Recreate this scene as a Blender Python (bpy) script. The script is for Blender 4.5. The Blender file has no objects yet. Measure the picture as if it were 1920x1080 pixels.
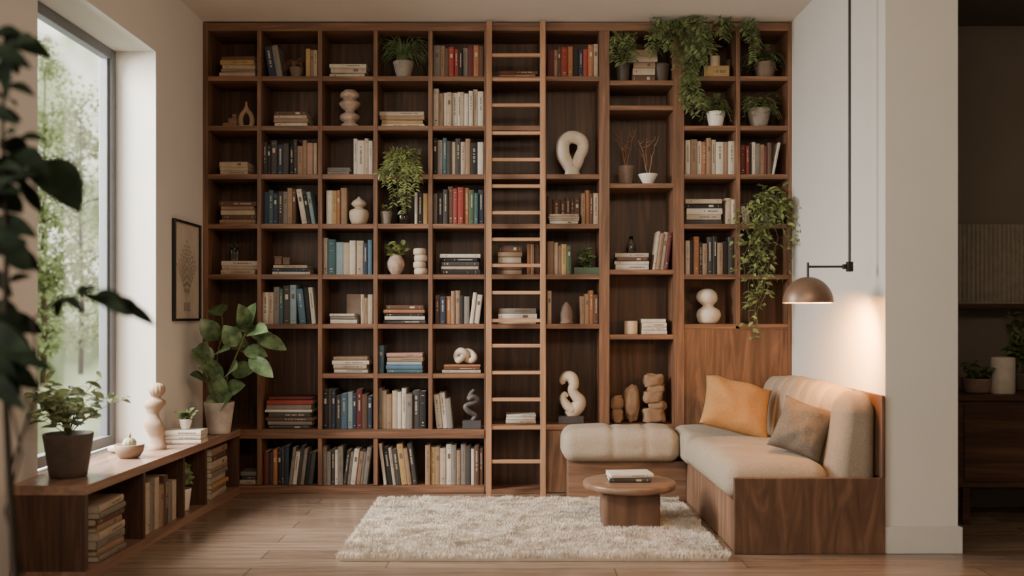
import bpy, math, random
from mathutils import Vector, Matrix, noise, Euler
random.seed(11)
R=random.random
def U(a,b): return a+(b-a)*random.random()
F=1800.0; HY=590.0; EZ=1.117
def WX(px,d): return (px-960)*d/F
def WZ(py,d): return EZ-(py-HY)*d/F
def SX(px): return WX(px,6.0)
def SZ(py): return WZ(py,6.0)
def P(px,py,d): return Vector((WX(px,d),d-6.0,WZ(py,d)))
COL=bpy.context.scene.collection

# ---------------------------------------------------------------- materials
def newmat(name):
    m=bpy.data.materials.new(name); m.use_nodes=True
    nt=m.node_tree; b=nt.nodes.get('Principled BSDF')
    return m,nt,b
def plain(name,col,rough=0.6,spec=0.3,var=0.12,scale=20,bump=0.0,bscale=60,metal=0,em=None,ems=0,sss=0):
    m,nt,b=newmat(name)
    tc=nt.nodes.new('ShaderNodeTexCoord'); n=nt.nodes.new('ShaderNodeTexNoise')
    n.inputs['Scale'].default_value=scale; n.inputs['Detail'].default_value=4
    nt.links.new(tc.outputs['Object'],n.inputs['Vector'])
    r=nt.nodes.new('ShaderNodeValToRGB')
    r.color_ramp.elements[0].position=0.3; r.color_ramp.elements[1].position=0.7
    r.color_ramp.elements[0].color=[c*(1-var) for c in col]+[1]
    r.color_ramp.elements[1].color=[min(1,c*(1+var)) for c in col]+[1]
    nt.links.new(n.outputs['Fac'],r.inputs['Fac']); nt.links.new(r.outputs['Color'],b.inputs['Base Color'])
    b.inputs['Roughness'].default_value=rough; b.inputs['Specular IOR Level'].default_value=spec
    b.inputs['Metallic'].default_value=metal
    if bump>0:
        n2=nt.nodes.new('ShaderNodeTexNoise'); n2.inputs['Scale'].default_value=bscale; n2.inputs['Detail'].default_value=5
        nt.links.new(tc.outputs['Object'],n2.inputs['Vector'])
        bp=nt.nodes.new('ShaderNodeBump'); bp.inputs['Strength'].default_value=bump; bp.inputs['Distance'].default_value=0.01
        nt.links.new(n2.outputs['Fac'],bp.inputs['Height']); nt.links.new(bp.outputs['Normal'],b.inputs['Normal'])
    if em: 
        b.inputs['Emission Color'].default_value=list(em)+[1]; b.inputs['Emission Strength'].default_value=ems
    return m
def wood(name,col,axis='Z',dark=0.45,rough=0.45,scale=1.0,dist=1.2,stretch=1.2):
    m,nt,b=newmat(name)
    tc=nt.nodes.new('ShaderNodeTexCoord'); oi=nt.nodes.new('ShaderNodeObjectInfo')
    mp=nt.nodes.new('ShaderNodeMapping')
    q=stretch
    s={'X':(q,22,22),'Y':(22,q,22),'Z':(22,22,q)}[axis]
    mp.inputs['Scale'].default_value=[v*scale for v in s]
    ml=nt.nodes.new('ShaderNodeVectorMath'); ml.operation='SCALE'; ml.inputs[0].default_value=(9,7,5)
    nt.links.new(oi.outputs['Random'],ml.inputs['Scale'])
    nt.links.new(tc.outputs['Object'],mp.inputs['Vector']); nt.links.new(ml.outputs[0],mp.inputs['Location'])
    n=nt.nodes.new('ShaderNodeTexNoise'); n.inputs['Scale'].default_value=1.0; n.inputs['Detail'].default_value=6; n.inputs['Distortion'].default_value=dist
    nt.links.new(mp.outputs['Vector'],n.inputs['Vector'])
    r=nt.nodes.new('ShaderNodeValToRGB'); e=r.color_ramp.elements
    e[0].position=0.32; e[0].color=[c*dark for c in col]+[1]
    e[1].position=0.68; e[1].color=[min(1,c*1.25) for c in col]+[1]
    x=e.new(0.5); x.color=[c*(.4+dark*.6)*1.12 for c in col]+[1]
    nt.links.new(n.outputs['Fac'],r.inputs['Fac']); nt.links.new(r.outputs['Color'],b.inputs['Base Color'])
    b.inputs['Roughness'].default_value=rough; b.inputs['Specular IOR Level'].default_value=0.35
    bp=nt.nodes.new('ShaderNodeBump'); bp.inputs['Strength'].default_value=0.12; bp.inputs['Distance'].default_value=0.003
    nt.links.new(n.outputs['Fac'],bp.inputs['Height']); nt.links.new(bp.outputs['Normal'],b.inputs['Normal'])
    return m
WC=(0.195,0.098,0.056)
wdZ=wood('walnut_vertical',WC,'Z',dark=.5,dist=1.8); wdX=wood('walnut_horizontal',WC,'X',dark=.5,dist=1.8)
wbk=wood('walnut_back_shaded',(0.088,0.044,0.026),'Z')  # back walnut darkened in colour to deepen the shade inside the recesses
wpn=wood('walnut_panel',(0.18,0.088,0.046),'Z',dark=0.5,scale=.55,dist=2.5,stretch=2.5)
wlZ=wood('ladder_wood_vertical',(0.35,0.19,0.105),'Z',dark=0.7); wlX=wood('ladder_wood_rung',(0.40,0.22,0.125),'X',dark=0.7)
wbX=wood('bench_wood',(0.28,0.17,0.12),'Y',dark=0.7,rough=0.25,scale=.6); wbE=wood('bench_end_wood',(0.09,0.045,0.029),'Z',dark=0.5,dist=2.5)
wtab=wood('table_wood',(0.22,0.128,0.08),'X',rough=0.35,dark=.65); wtabZ=wood('table_pedestal_wood',(0.14,0.073,0.045),'Z',rough=0.45,dark=.7,scale=.5,dist=2)
wdk=wood('sideboard_wood',(0.085,0.042,0.026),'X')
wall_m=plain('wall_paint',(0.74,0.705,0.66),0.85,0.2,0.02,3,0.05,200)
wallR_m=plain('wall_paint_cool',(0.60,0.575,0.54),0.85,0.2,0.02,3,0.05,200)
ceil_m=plain('ceiling_paint',(0.76,0.69,0.62),0.9,0.1,0.02,3)
dark_wall=plain('kitchen_wall_dimmed',(0.18,0.155,0.13),0.9,0.1,0.05,3)  # dark albedo stands in for the dim light of the kitchen
base_m=plain('trim_paint',(0.54,0.52,0.49),0.6,0.3,0.02)
frame_m=plain('window_frame_metal',(0.15,0.16,0.175),0.5,0.4,0.05)
black_m=plain('black_metal',(0.015,0.014,0.013),0.4,0.4,0.1)
slate_m=plain('slate_base',(0.06,0.055,0.055),0.6,0.4,0.1)
bronze_m=plain('bronze_metal',(0.2,0.125,0.085),0.42,0.5,0.1,metal=0.4)
shade_in=plain('shade_inner',(0.85,0.68,0.45),0.6,0.3,0.02)
bulb_m=plain('bulb_glow',(1,0.8,0.5),0.5,0.2,0.01,em=(1,0.66,0.34),ems=35)
page_m=plain('book_pages',(0.58,0.51,0.40),0.9,0.1,0.12,80)
tl_m=plain('spine_print_pale',(0.46,0.40,0.31),0.6,0.3,0.05)
td_m=plain('spine_print_dark',(0.14,0.105,0.08),0.6,0.3,0.05)
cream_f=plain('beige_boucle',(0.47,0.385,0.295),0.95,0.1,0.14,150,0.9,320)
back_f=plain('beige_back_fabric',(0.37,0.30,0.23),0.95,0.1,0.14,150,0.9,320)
yel_f=plain('ochre_linen',(0.39,0.215,0.09),0.9,0.1,0.1,90,0.5,300)
tau_f=plain('taupe_linen',(0.165,0.135,0.108),0.95,0.1,0.18,130,0.6,300)
rug_m=plain('rug_wool',(0.64,0.56,0.47),0.95,0.05,0.18,9)
rugb_m=plain('rug_backing',(0.5,0.42,0.34),0.95,0.05,0.12,25)
plaster=plain('white_plaster',(0.62,0.53,0.43),0.8,0.2,0.06,12,0.25,50)
cream_c=plain('cream_ceramic',(0.55,0.455,0.35),0.6,0.3,0.05,12,0.1,50)
white_c=plain('white_ceramic',(0.70,0.65,0.57),0.4,0.4,0.03)
clay=plain('sandstone_clay',(0.23,0.145,0.09),0.9,0.1,0.2,14,0.4,40)
claydk=plain('brown_stoneware',(0.18,0.125,0.095),0.75,0.2,0.15,20,0.2,40)
greypot=plain('grey_stoneware',(0.25,0.21,0.18),0.75,0.2,0.15,20,0.2,60)
darkpot=plain('dark_stoneware',(0.085,0.065,0.055),0.6,0.3,0.15,20,0.1,60)
speck=plain('speckled_ceramic',(0.43,0.325,0.255),0.7,0.3,0.3,28)
soil_m=plain('potting_soil',(0.03,0.02,0.013),0.95,0.1,0.3,60,0.5,80)
stem_m=plain('plant_stem',(0.13,0.14,0.06),0.7,0.2,0.1)
bark_m=plain('twig_bark',(0.1,0.06,0.04),0.8,0.2,0.1)
darkstem=plain('dark_stem',(0.03,0.022,0.016),0.8,0.1,0.1)
twig_m=plain('dry_twig',(0.24,0.135,0.08),0.8,0.2,0.1)
def leafmat(n,c,rough=0.5,tr=0.25,spec=.3):
    m,nt,b=newmat(n)
    tc=nt.nodes.new('ShaderNodeTexCoord'); nz=nt.nodes.new('ShaderNodeTexNoise'); nz.inputs['Scale'].default_value=18; nz.inputs['Detail'].default_value=2
    nt.links.new(tc.outputs['Object'],nz.inputs['Vector'])
    r=nt.nodes.new('ShaderNodeValToRGB'); r.color_ramp.elements[0].position=.35; r.color_ramp.elements[1].position=.65
    r.color_ramp.elements[0].color=[v*.5 for v in c]+[1]; r.color_ramp.elements[1].color=[min(1,v*1.5) for v in c]+[1]
    nt.links.new(nz.outputs['Fac'],r.inputs['Fac']); nt.links.new(r.outputs['Color'],b.inputs['Base Color'])
    b.inputs['Roughness'].default_value=rough; b.inputs['Specular IOR Level'].default_value=spec
    t=nt.nodes.new('ShaderNodeBsdfTranslucent'); nt.links.new(r.outputs['Color'],t.inputs['Color'])
    mx=nt.nodes.new('ShaderNodeMixShader'); mx.inputs[0].default_value=tr
    nt.links.new(b.outputs[0],mx.inputs[1]); nt.links.new(t.outputs[0],mx.inputs[2]); nt.links.new(mx.outputs[0],nt.nodes['Material Output'].inputs[0])
    return m
lf_ivy=leafmat('leaf_ivy',(0.205,0.24,0.085)); lf_fern=leafmat('leaf_fern',(0.105,0.145,0.06))
lf_fid=leafmat('leaf_fiddle',(0.125,0.195,0.09),0.35,.15,.5); lf_dark=leafmat('leaf_silhouette',(0.010,0.016,0.008),0.8,.05,.08)  # near-black last leaf colour paints the foreground plant as a silhouette
lf_herb=leafmat('leaf_herb',(0.24,0.30,0.14)); lf_mix=leafmat('leaf_shelf',(0.14,0.175,0.07)); lf_tree=leafmat('leaf_tree',(0.42,0.47,0.26),.7,.5)
candle=plain('candle_wax',(0.60,0.46,0.31),0.5,0.3,0.03)
glass_m,_nt,_b=newmat('clear_glass'); _b.inputs['Transmission Weight'].default_value=1; _b.inputs['Roughness'].default_value=0.03; _b.inputs['Base Color'].default_value=(0.8,0.85,0.8,1)
pane_m,nt,b=newmat('window_glass')
tr=nt.nodes.new('ShaderNodeBsdfTransparent'); gl=nt.nodes.new('ShaderNodeBsdfGlossy'); gl.inputs['Roughness'].default_value=0.02
mx=nt.nodes.new('ShaderNodeMixShader'); mx.inputs[0].default_value=0.05
nt.links.new(tr.outputs[0],mx.inputs[1]); nt.links.new(gl.outputs[0],mx.inputs[2]); nt.links.new(mx.outputs[0],nt.nodes['Material Output'].inputs[0])
paper_m=plain('print_paper',(0.55,0.48,0.40),0.9,0.1,0.1,10)
ink_m=plain('print_ink',(0.33,0.285,0.235),0.9,0.1,0.05)
floor_m,nt,b=newmat('floor_planks')
tc=nt.nodes.new('ShaderNodeTexCoord'); br=nt.nodes.new('ShaderNodeTexBrick')
br.inputs['Scale'].default_value=1; br.inputs['Brick Width'].default_value=1.6; br.inputs['Row Height'].default_value=0.16
br.inputs['Mortar Size'].default_value=0.003; br.inputs['Color1'].default_value=(0.25,0.175,0.125,1); br.inputs['Color2'].default_value=(0.185,0.125,0.088,1); br.inputs['Mortar'].default_value=(0.09,0.06,0.042,1)
br.offset=0.37
nt.links.new(tc.outputs['Object'],br.inputs['Vector'])
mp=nt.nodes.new('ShaderNodeMapping'); mp.inputs['Scale'].default_value=(1.8,24,1); nt.links.new(tc.outputs['Object'],mp.inputs['Vector'])
n=nt.nodes.new('ShaderNodeTexNoise'); n.inputs['Scale'].default_value=1.3; n.inputs['Detail'].default_value=6; n.inputs['Distortion'].default_value=.8; nt.links.new(mp.outputs[0],n.inputs['Vector'])
mr=nt.nodes.new('ShaderNodeMapRange'); mr.inputs[1].default_value=.3; mr.inputs[2].default_value=.7; mr.inputs[3].default_value=0.70; mr.inputs[4].default_value=1.22; nt.links.new(n.outputs['Fac'],mr.inputs[0])
vm=nt.nodes.new('ShaderNodeVectorMath'); vm.operation='SCALE'; nt.links.new(br.outputs['Color'],vm.inputs[0]); nt.links.new(mr.outputs[0],vm.inputs['Scale'])
nt.links.new(vm.outputs[0],b.inputs['Base Color']); b.inputs['Roughness'].default_value=0.25; b.inputs['Specular IOR Level'].default_value=0.9

# ---------------------------------------------------------------- mesh builder
class MB:
    def __init__(s): s.v=[];s.f=[];s.m=[]
    def add(s,vs,fs,mi=0):
        o=len(s.v); s.v+= [Vector(v) for v in vs]; s.f+=[tuple(i+o for i in f) for f in fs]; s.m+=[mi]*len(fs)
    def box(s,a,b,mi=0):
        x0,y0,z0=a;x1,y1,z1=b
        s.add([(x0,y0,z0),(x1,y0,z0),(x1,y1,z0),(x0,y1,z0),(x0,y0,z1),(x1,y0,z1),(x1,y1,z1),(x0,y1,z1)],
              [(0,3,2,1),(4,5,6,7),(0,1,5,4),(1,2,6,5),(2,3,7,6),(3,0,4,7)],mi)
    def lathe(s,prof,n=28,mi=0,off=None,sq=(1,1),tw=None,c=(0,0,0)):
        vs=[];fs=[]
        for k,(r,z) in enumerate(prof):
            ox,oy=off(z) if off else (0,0)
            for i in range(n):
                a=2*math.pi*i/n; rr=r*(tw(a,z) if tw else 1)
                vs.append((c[0]+ox+rr*math.cos(a)*sq[0],c[1]+oy+rr*math.sin(a)*sq[1],c[2]+z))
        for k in range(len(prof)-1):
            for i in range(n):
                j=(i+1)%n; fs.append((k*n+i,k*n+j,(k+1)*n+j,(k+1)*n+i))
        fs.append(tuple(range(n-1,-1,-1))); fs.append(tuple((len(prof)-1)*n+i for i in range(n)))
        s.add(vs,fs,mi)
    def tube(s,pts,rad,n=8,mi=0,closed=False,sq=1.0):
        pts=[Vector(p) for p in pts]; N=len(pts)
        if not hasattr(rad,'__len__'): rad=[rad]*N
        vs=[];fs=[]; nrm=None
        for k in range(N):
            if closed: t=pts[(k+1)%N]-pts[(k-1)%N]
            else: t=pts[min(k+1,N-1)]-pts[max(k-1,0)]
            if t.length<1e-9: t=Vector((0,0,1))
            t.normalize()
            if nrm is None:
                nrm=t.cross(Vector((0,1,0)))
                if nrm.length<0.2: nrm=t.cross(Vector((1,0,0)))
            nrm=(nrm-t*nrm.dot(t)).normalized(); bn=t.cross(nrm)
            for i in range(n):
                a=2*math.pi*i/n
                vs.append(pts[k]+nrm*math.cos(a)*rad[k]+bn*math.sin(a)*rad[k]*sq)
        for k in range(N if closed else N-1):
            k2=(k+1)%N
            for i in range(n):
                j=(i+1)%n; fs.append((k*n+i,k*n+j,k2*n+j,k2*n+i))
        if not closed:
            fs.append(tuple(range(n-1,-1,-1))); fs.append(tuple((N-1)*n+i for i in range(n)))
        s.add(vs,fs,mi)
    def leaf(s,p,tip,w,up=Vector((0,0,1)),droop=0.15,fold=0.2,shape=0.8,mi=0,seg=5):
        p=Vector(p);tip=Vector(tip); d=tip-p; L=d.length
        if L<1e-6: return
        dn=d.normalized(); side=dn.cross(up)
        if side.length<0.1: side=dn.cross(Vector((0.3,-1,0.2)))
        side.normalize(); nn=side.cross(dn).normalized()
        vs=[];fs=[]
        for k in range(seg+1):
            t=k/seg
            ww=w*0.5*max(0.0,math.sin(math.pi*min(1,t**shape)))**0.75 if 0<k<seg else (w*0.03)
            c=p+d*t+nn*(droop*L*math.sin(math.pi*t)*0.8)
            vs+=[c+side*ww+nn*fold*ww, c, c-side*ww+nn*fold*ww]
        for k in range(seg):
            a=k*3; fs+=[(a,a+1,a+4,a+3),(a+1,a+2,a+5,a+4)]
        s.add(vs,fs,mi)
    def clampbox(s,lo,hi,i0=0):
        for v in s.v[i0:]:
            for k in range(3): 
                if lo[k] is not None and v[k]<lo[k]: v[k]=lo[k]
                if hi[k] is not None and v[k]>hi[k]: v[k]=hi[k]
def mk(name,mb,mats,loc=(0,0,0),parent=None,label=None,category=None,group=None,kind=None,smooth=False,bevel=0,sub=0,rot=None):
    me=bpy.data.meshes.new(name); me.from_pydata([tuple(v) for v in mb.v],[],mb.f)
    if not isinstance(mats,(list,tuple)): mats=[mats]
    for m in mats: me.materials.append(m)
    me.polygons.foreach_set('material_index',mb.m)
    if smooth: me.polygons.foreach_set('use_smooth',[len(f)<=4 for f in mb.f])
    me.update()
    o=bpy.data.objects.new(name,me); COL.objects.link(o); o.location=loc
    if rot is not None: o.rotation_euler=rot
    if parent: o.parent=parent
    if label: o['label']=label
    if category and not parent: o['category']=category
    if group: o['group']=group
    if kind: o['kind']=kind
    if bevel:
        b=o.modifiers.new('bevel','BEVEL'); b.width=bevel; b.segments=2; b.limit_method='ANGLE'
    return o
def thing(name,label,cat,loc,group=None):
    o=bpy.data.objects.new(name,None); COL.objects.link(o); o.location=loc; o.empty_display_size=0.1
    o['label']=label;o['category']=cat
    if group:o['group']=group
    return o
def bx(name,a,b,mat,**k):
    c=[(a[i]+b[i])/2 for i in range(3)]; mb=MB(); mb.box([a[i]-c[i] for i in range(3)],[b[i]-c[i] for i in range(3)])
    par=k.get('parent')
    loc=Vector(c)-(par.location if par else Vector((0,0,0)))
    return mk(name,mb,mat,loc=loc,**k)

# ---------------------------------------------------------------- room
XL=-1.933; XR=1.75; CZ=2.95; XN=-2.10; XO=-2.215
st=dict(kind='structure')
bx('floor',(XO,-8.2,-0.1),(4.3,0.5,0),floor_m,**st)
bx('ceiling',(XO,-8.2,CZ),(4.3,0.5,CZ+0.1),ceil_m,**st)
bx('wall_back',(XO,0.315,0),(1.95,0.45,CZ),wall_m,**st)
mb=MB()
mb.box((XO,-0.79,0),(XL,0.315,CZ))
mb.box((XO,-1.75,2.544),(XL,-0.79,CZ))
mb.box((XO,-1.75,0),(-2.12,-0.79,0.40))
mb.box((XO,-3.6,0),(XN,-1.75,CZ))
mb.box((XO,-7.0,0),(XN,-3.6,0.5)); mb.box((XO,-7.0,2.6),(XN,-3.6,CZ)); mb.box((XO,-8.2,0),(XN,-7.0,CZ))  # out-of-view opening added in the near wall to let light in
mk('wall_left',mb,wall_m,kind='structure')
bx('wall_front',(XO,-8.2,0),(4.3,-8.05,CZ),wall_m,**st)
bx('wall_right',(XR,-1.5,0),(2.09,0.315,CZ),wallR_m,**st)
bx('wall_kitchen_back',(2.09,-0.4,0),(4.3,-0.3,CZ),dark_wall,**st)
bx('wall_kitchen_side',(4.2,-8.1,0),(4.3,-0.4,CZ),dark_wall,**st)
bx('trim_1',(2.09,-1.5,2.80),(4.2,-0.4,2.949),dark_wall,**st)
mb=MB(); mb.box((XR-0.012,-1.52,0),(2.105,-1.5,0.125)); mb.box((2.09,-1.5,0),(2.105,-0.4,0.125))
mk('baseboard_right',mb,base_m,kind='structure',bevel=0.004)
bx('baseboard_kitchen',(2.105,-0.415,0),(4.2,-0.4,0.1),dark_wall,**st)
def window(name,y0,y1,z0,z1,x,mull=()):
    mb=MB(); t=0.055; w=0.05
    mb.box((x-w,y0,z0),(x,y0+t,z1)); mb.box((x-w,y1-t,z0),(x,y1,z1)); mb.box((x-w,y0+t,z0),(x,y1-t,z0+t)); mb.box((x-w,y0+t,z1-t),(x,y1-t,z1))
    t2=0.02
    mb.box((x-w-.01,y0+t,z0+t),(x-0.015,y0+t+t2,z1-t)); mb.box((x-w-.01,y1-t-t2,z0+t),(x-0.015,y1-t,z1-t))
    for m in mull: mb.box((x-w,m-.02,z0+t),(x,m+.02,z1-t))
    o=mk(name,mb,frame_m,kind='structure',bevel=0.003)
    g=MB(); g.box((x-0.034,y0+t,z0+t),(x-0.028,y1-t,z1-t)); mk('glass_pane',g,pane_m,parent=o)
window('window_1',-1.75,-0.79,0.415,2.544,-2.15)
window('added_fill_window',-7.0,-3.6,0.5,2.6,-2.16,(-5.9,-4.7))  # the second, unseen window is added only for light

# ---------------------------------------------------------------- bookcase
case=thing('bookcase','tall built-in walnut bookcase filling the whole wall','bookcase',(SX(935),0.15,0))
DEP=0.305
def bd(name,px0,px1,py0,py1,mat,y0=0.0,y1=DEP,**k):
    return bx(name,(SX(px0),y0,SZ(py1)),(SX(px1),y1,SZ(py0)),mat,parent=case,bevel=0.0015,**k)
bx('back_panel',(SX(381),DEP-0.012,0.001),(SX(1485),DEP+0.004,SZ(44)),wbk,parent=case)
ups=[(380,390,43,924),(482,490,58,910),(596,604,58,910),(700,708,58,910),(803,811,58,806),(908,921,58,924),(1013,1024,58,924),
     (1124,1143,58,924),(1263,1283,58,924),(1380,1388,58,612),(1478,1485,43,924)]
for a,b,c,d in ups: bd('upright',a,b,c,d,wdZ)
bd('top_rail',390,1478,43,58,wdX,-0.004)
bd('plinth',447,908,911,925,wdX,-0.004); bd('plinth',921,1013,918,925,wdX,0.0)
SH={1:[147,240,331,424,519],2:[147,240,331,424,519,612],3:[147,240,331,424,519,612,705],4:[147,240,331,424,519,612,705],5:[147,240,331,424,519,612,705],
    6:[147,240,331,424,519,612],7:[147,331,424,519,612],8:[155,202,348,510,632],9:[147,240,331,424,519,612],10:[147,240,331,424,519,612]}
CX={1:(390,482),2:(490,596),3:(604,700),4:(708,803),5:(811,908),6:(921,1013),7:(1024,1124),8:(1143,1263),9:(1283,1380),10:(1388,1478)}
for c,(a,b) in CX.items():
    for s in SH[c]: bd('shelf',a,b,s-4.5,s+4.5,wdX,0.003)
bd('thick_shelf',390,908,805,822,wdX,-0.006)
bd('thick_shelf',921,1263,796,806,wdX,0.002)
bd('lower_panel',1024,1263,806,924,wpn,0.012,0.03)
bd('lower_panel',1283,1478,616,924,wpn,0.008,0.03)
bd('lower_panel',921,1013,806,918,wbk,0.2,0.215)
def st_z(s):
    if s in (805,796,911): return SZ(s)+0.0008
    return SZ(s-4.5)+0.0008

# ladder
lad=thing('library_ladder','slim light wooden library ladder leaning on the bookcase','ladder',(SX(967),-0.1,0))
def ly(z): return -0.135+0.10*z/2.95
for a in (917,1018):
    mb=MB(); z0,z1=0.002,2.935
    x=SX(a)*0.985-lad.location.x; w=0.017
    y0=ly(z0)+0.1; y1=ly(z1)+0.1
    mb.add([(x-w,y0-.02,z0),(x+w,y0-.02,z0),(x+w,y0+.02,z0),(x-w,y0+.02,z0),(x-w,y1-.02,z1),(x+w,y1-.02,z1),(x+w,y1+.02,z1),(x-w,y1+.02,z1)],
           [(0,3,2,1),(4,5,6,7),(0,1,5,4),(1,2,6,5),(2,3,7,6),(3,0,4,7)])
    mk('rail',mb,wlZ,parent=lad,bevel=0.003)
for py in (101,147,196,249,299,349,399,449,498,549,601,648,698,748,800,863):
    z=WZ(py,5.92); y=ly(z); xa=SX(922)*0.985; xb=SX(1013)*0.985
    mb=MB(); mb.box((xa-.004-(xa+xb)/2,-.014,-.011),(xb+.004-(xa+xb)/2,.014,.011))
    mk('rung',mb,wlX,loc=((xa+xb)/2-lad.location.x,y-lad.location.y,z),parent=lad,bevel=0.003)

# ---------------------------------------------------------------- books
BC={'k':('black',(0.022,0.02,0.02)),'n':('navy blue',(0.03,0.042,0.068)),'b':('blue',(0.075,0.14,0.21)),'t':('dark teal',(0.05,0.105,0.115)),
 'g':('grey',(0.20,0.178,0.155)),'w':('white',(0.55,0.495,0.425)),'c':('cream',(0.42,0.34,0.255)),'a':('tan',(0.28,0.185,0.12)),'o':('burnt orange',(0.33,0.14,0.065)),
 'y':('mustard yellow',(0.40,0.26,0.11)),'r':('red',(0.26,0.045,0.035)),'m':('maroon',(0.12,0.03,0.03)),'u':('brown',(0.11,0.06,0.04)),
 'e':('green',(0.06,0.10,0.055)),'p':('dusty pink',(0.38,0.23,0.18)),'l':('pale blue',(0.23,0.32,0.35)),'d':('charcoal',(0.055,0.05,0.048))}
BM={k:plain('cover_'+v[0].replace(' ','_'),v[1],0.6,0.3,0.15,12) for k,v in BC.items()}
darkset='knbtrmuedo'
def book(w,h,dep,code,C,Rm,label,group):
    mb=MB(); t=0.0022; q=0.005 if w>0.012 else 0.003
    outer=[(-w/2,dep),(-w/2,q),(-w*0.36,q*0.35),(0,0),(w*0.36,q*0.35),(w/2,q),(w/2,dep)]
    inner=[(-w/2+t,dep),(-w/2+t,q+t),(-w*0.3,q+t*.7),(0,q*.6+t),(w*0.3,q+t*.7),(w/2-t,q+t),(w/2-t,dep)]
    n=7; vs=[]
    for z in (0,h):
        vs+=[(x,y,z) for x,y in outer]+[(x,y,z) for x,y in inner]
    fs=[]
    for i in range(n-1):
        fs.append((i,i+1,2*n+i+1,2*n+i)); fs.append((n+i+1,n+i,3*n+i,3*n+i+1))
        fs.append((i+1,i,n+i,n+i+1)); fs.append((2*n+i,2*n+i+1,3*n+i+1,3*n+i))
    fs+=[(0,2*n,3*n,n),(n-1,2*n-1,4*n-1,3*n-1)]
    cz=h/2
    vs=[(x,y-dep/2,z-cz) for x,y,z in vs]; mb.add(vs,fs,0)
    mb.box((-w/2+t,q+t-dep/2,0.002-cz),(w/2-t,dep-0.003-dep/2,h-0.002-cz),1)
    mi=2; y=-dep/2-0.0003
    st=random.choice([0,1,1,2,3,4,4])
    hw=w*0.22
    def q4(z0,z1,a=-1,b=1): mb.add([(a*hw,y,z0),(b*hw,y,z0),(b*hw,y,z1),(a*hw,y,z1)],[(0,1,2,3)],mi)
    if w>0.011:
        if st in(1,3):
            z=h*0.36; zend=-h*U(0.0,0.2); 
            while z>zend:
                l=U(0.003,0.007); 
                if R()>0.12: q4(z-l,z,-.6,.6)
                z-=l+0.0025
        if st in(0,2,3): q4(-h*.42,-h*.41)
        if st==2: q4(h*.14,h*.27,-1,1); q4(h*.40,h*.41)
        if st==0: q4(h*.38,h*.39);q4(h*.18,h*.185); q4(-h*.36,-h*.32,-.6,.6)
    pm=tl_m if code in darkset else td_m
    o=mk('book',mb,[BM[code],page_m,pm],label=label,category='book',group=group)
    o.matrix_world=Matrix.Translation(C)@Rm.to_4x4()
    return o
def Ry(a): return Matrix.Rotation(a,3,'Y')
def Rz(a): return Matrix.Rotation(a,3,'Z')
def row(x0,x1,ytop,s,codes,where,grp,yf=0.035,a=0.17,minh=0.8):
    sc=(6+yf)/6
    X0=SX(x0)*sc; X1=SX(x1)*sc; z=st_z(s); H=(WZ(ytop,6+yf)-z)
    items=[];mode='|'
    for ch in codes:
        if ch in '|/\\': mode=ch; continue
        items.append((ch,mode))
    hs=[H*U(minh,1.0) for _ in items]; ws=[U(0.65,1.35) for _ in items]
    extra=0;pm='|'
    for (c,m),h in zip(items,hs):
        if m=='\\' and pm!='\\': extra+=h*math.sin(a)
        if pm=='/' and m!='/': extra+=H*math.sin(a)
        pm=m
    if pm=='/': extra+=H*math.sin(a)
    tot=(X1-X0-extra-0.0006*len(items))*0.985; k=tot/sum(ws); ws=[w*k for w in ws]
    cur=X0+0.001; pm='|'; br=None; lasth=0
    for (c,m),h,w in zip(items,hs,ws):
        dep=U(0.13,0.17); y0=yf+U(-0.006,0.012)
        nm=BC[c][0]
        if pm=='/' and m!='/': cur=br+lasth*math.sin(a)+0.001
        if m=='|':
            C=Vector((cur+w/2,y0+dep/2,z+h/2)); Rm=Matrix.Identity(3); cur+=w+0.0006; lab=f'{nm} hardback book standing upright {where}'
        elif m=='\\':
            if pm!='\\': bxx=cur+h*math.sin(a)
            else: bxx=cur
            Rm=Ry(-a); C=Vector((bxx,0,z))+Rm@Vector((w/2,0,h/2)); C.y=y0+dep/2; cur=bxx+w/math.cos(a)+0.0008; lab=f'{nm} hardback book leaning sideways {where}'
        else:
            br=(cur+w*math.cos(a)) if pm!='/' else br+w/math.cos(a)+0.0008
            Rm=Ry(a); C=Vector((br,0,z))+Rm@Vector((-w/2,0,h/2)); C.y=y0+dep/2; lab=f'{nm} hardback book leaning sideways {where}'
            lasth=max(h,lasth if pm=='/' else 0)
        book(w,h,dep,c,C,Rm,lab,grp); pm=m
def stackw(cx,cy,z,W,T,codes,where,grp,ang=0.0,dep=(0.15,0.19),jit=0.04,minw=0.84):
    ts=[U(0.7,1.3) for _ in codes]; k=T/sum(ts)
    for c,t in zip(codes,ts):
        t*=k; w=W*U(minw,1); d=U(*dep)
        Rm=Rz(ang+U(-jit,jit))@Ry(math.pi/2)
        C=Vector((cx+U(-1,1)*0.004,cy,z+t/2))
        book(t-0.0006,w,d,c,C,Rm,f'{BC[c][0]} book lying flat in a pile {where}',grp); z+=t
    return z
def stack(x0,x1,ytop,s,codes,where,grp,yf=0.03):
    sc=(6+yf)/6; z=st_z(s)
    return stackw(SX((x0+x1)/2)*sc,yf+0.095,z,(SX(x1)-SX(x0))*sc,WZ(ytop,6+yf)-z,codes,where,grp)

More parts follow.
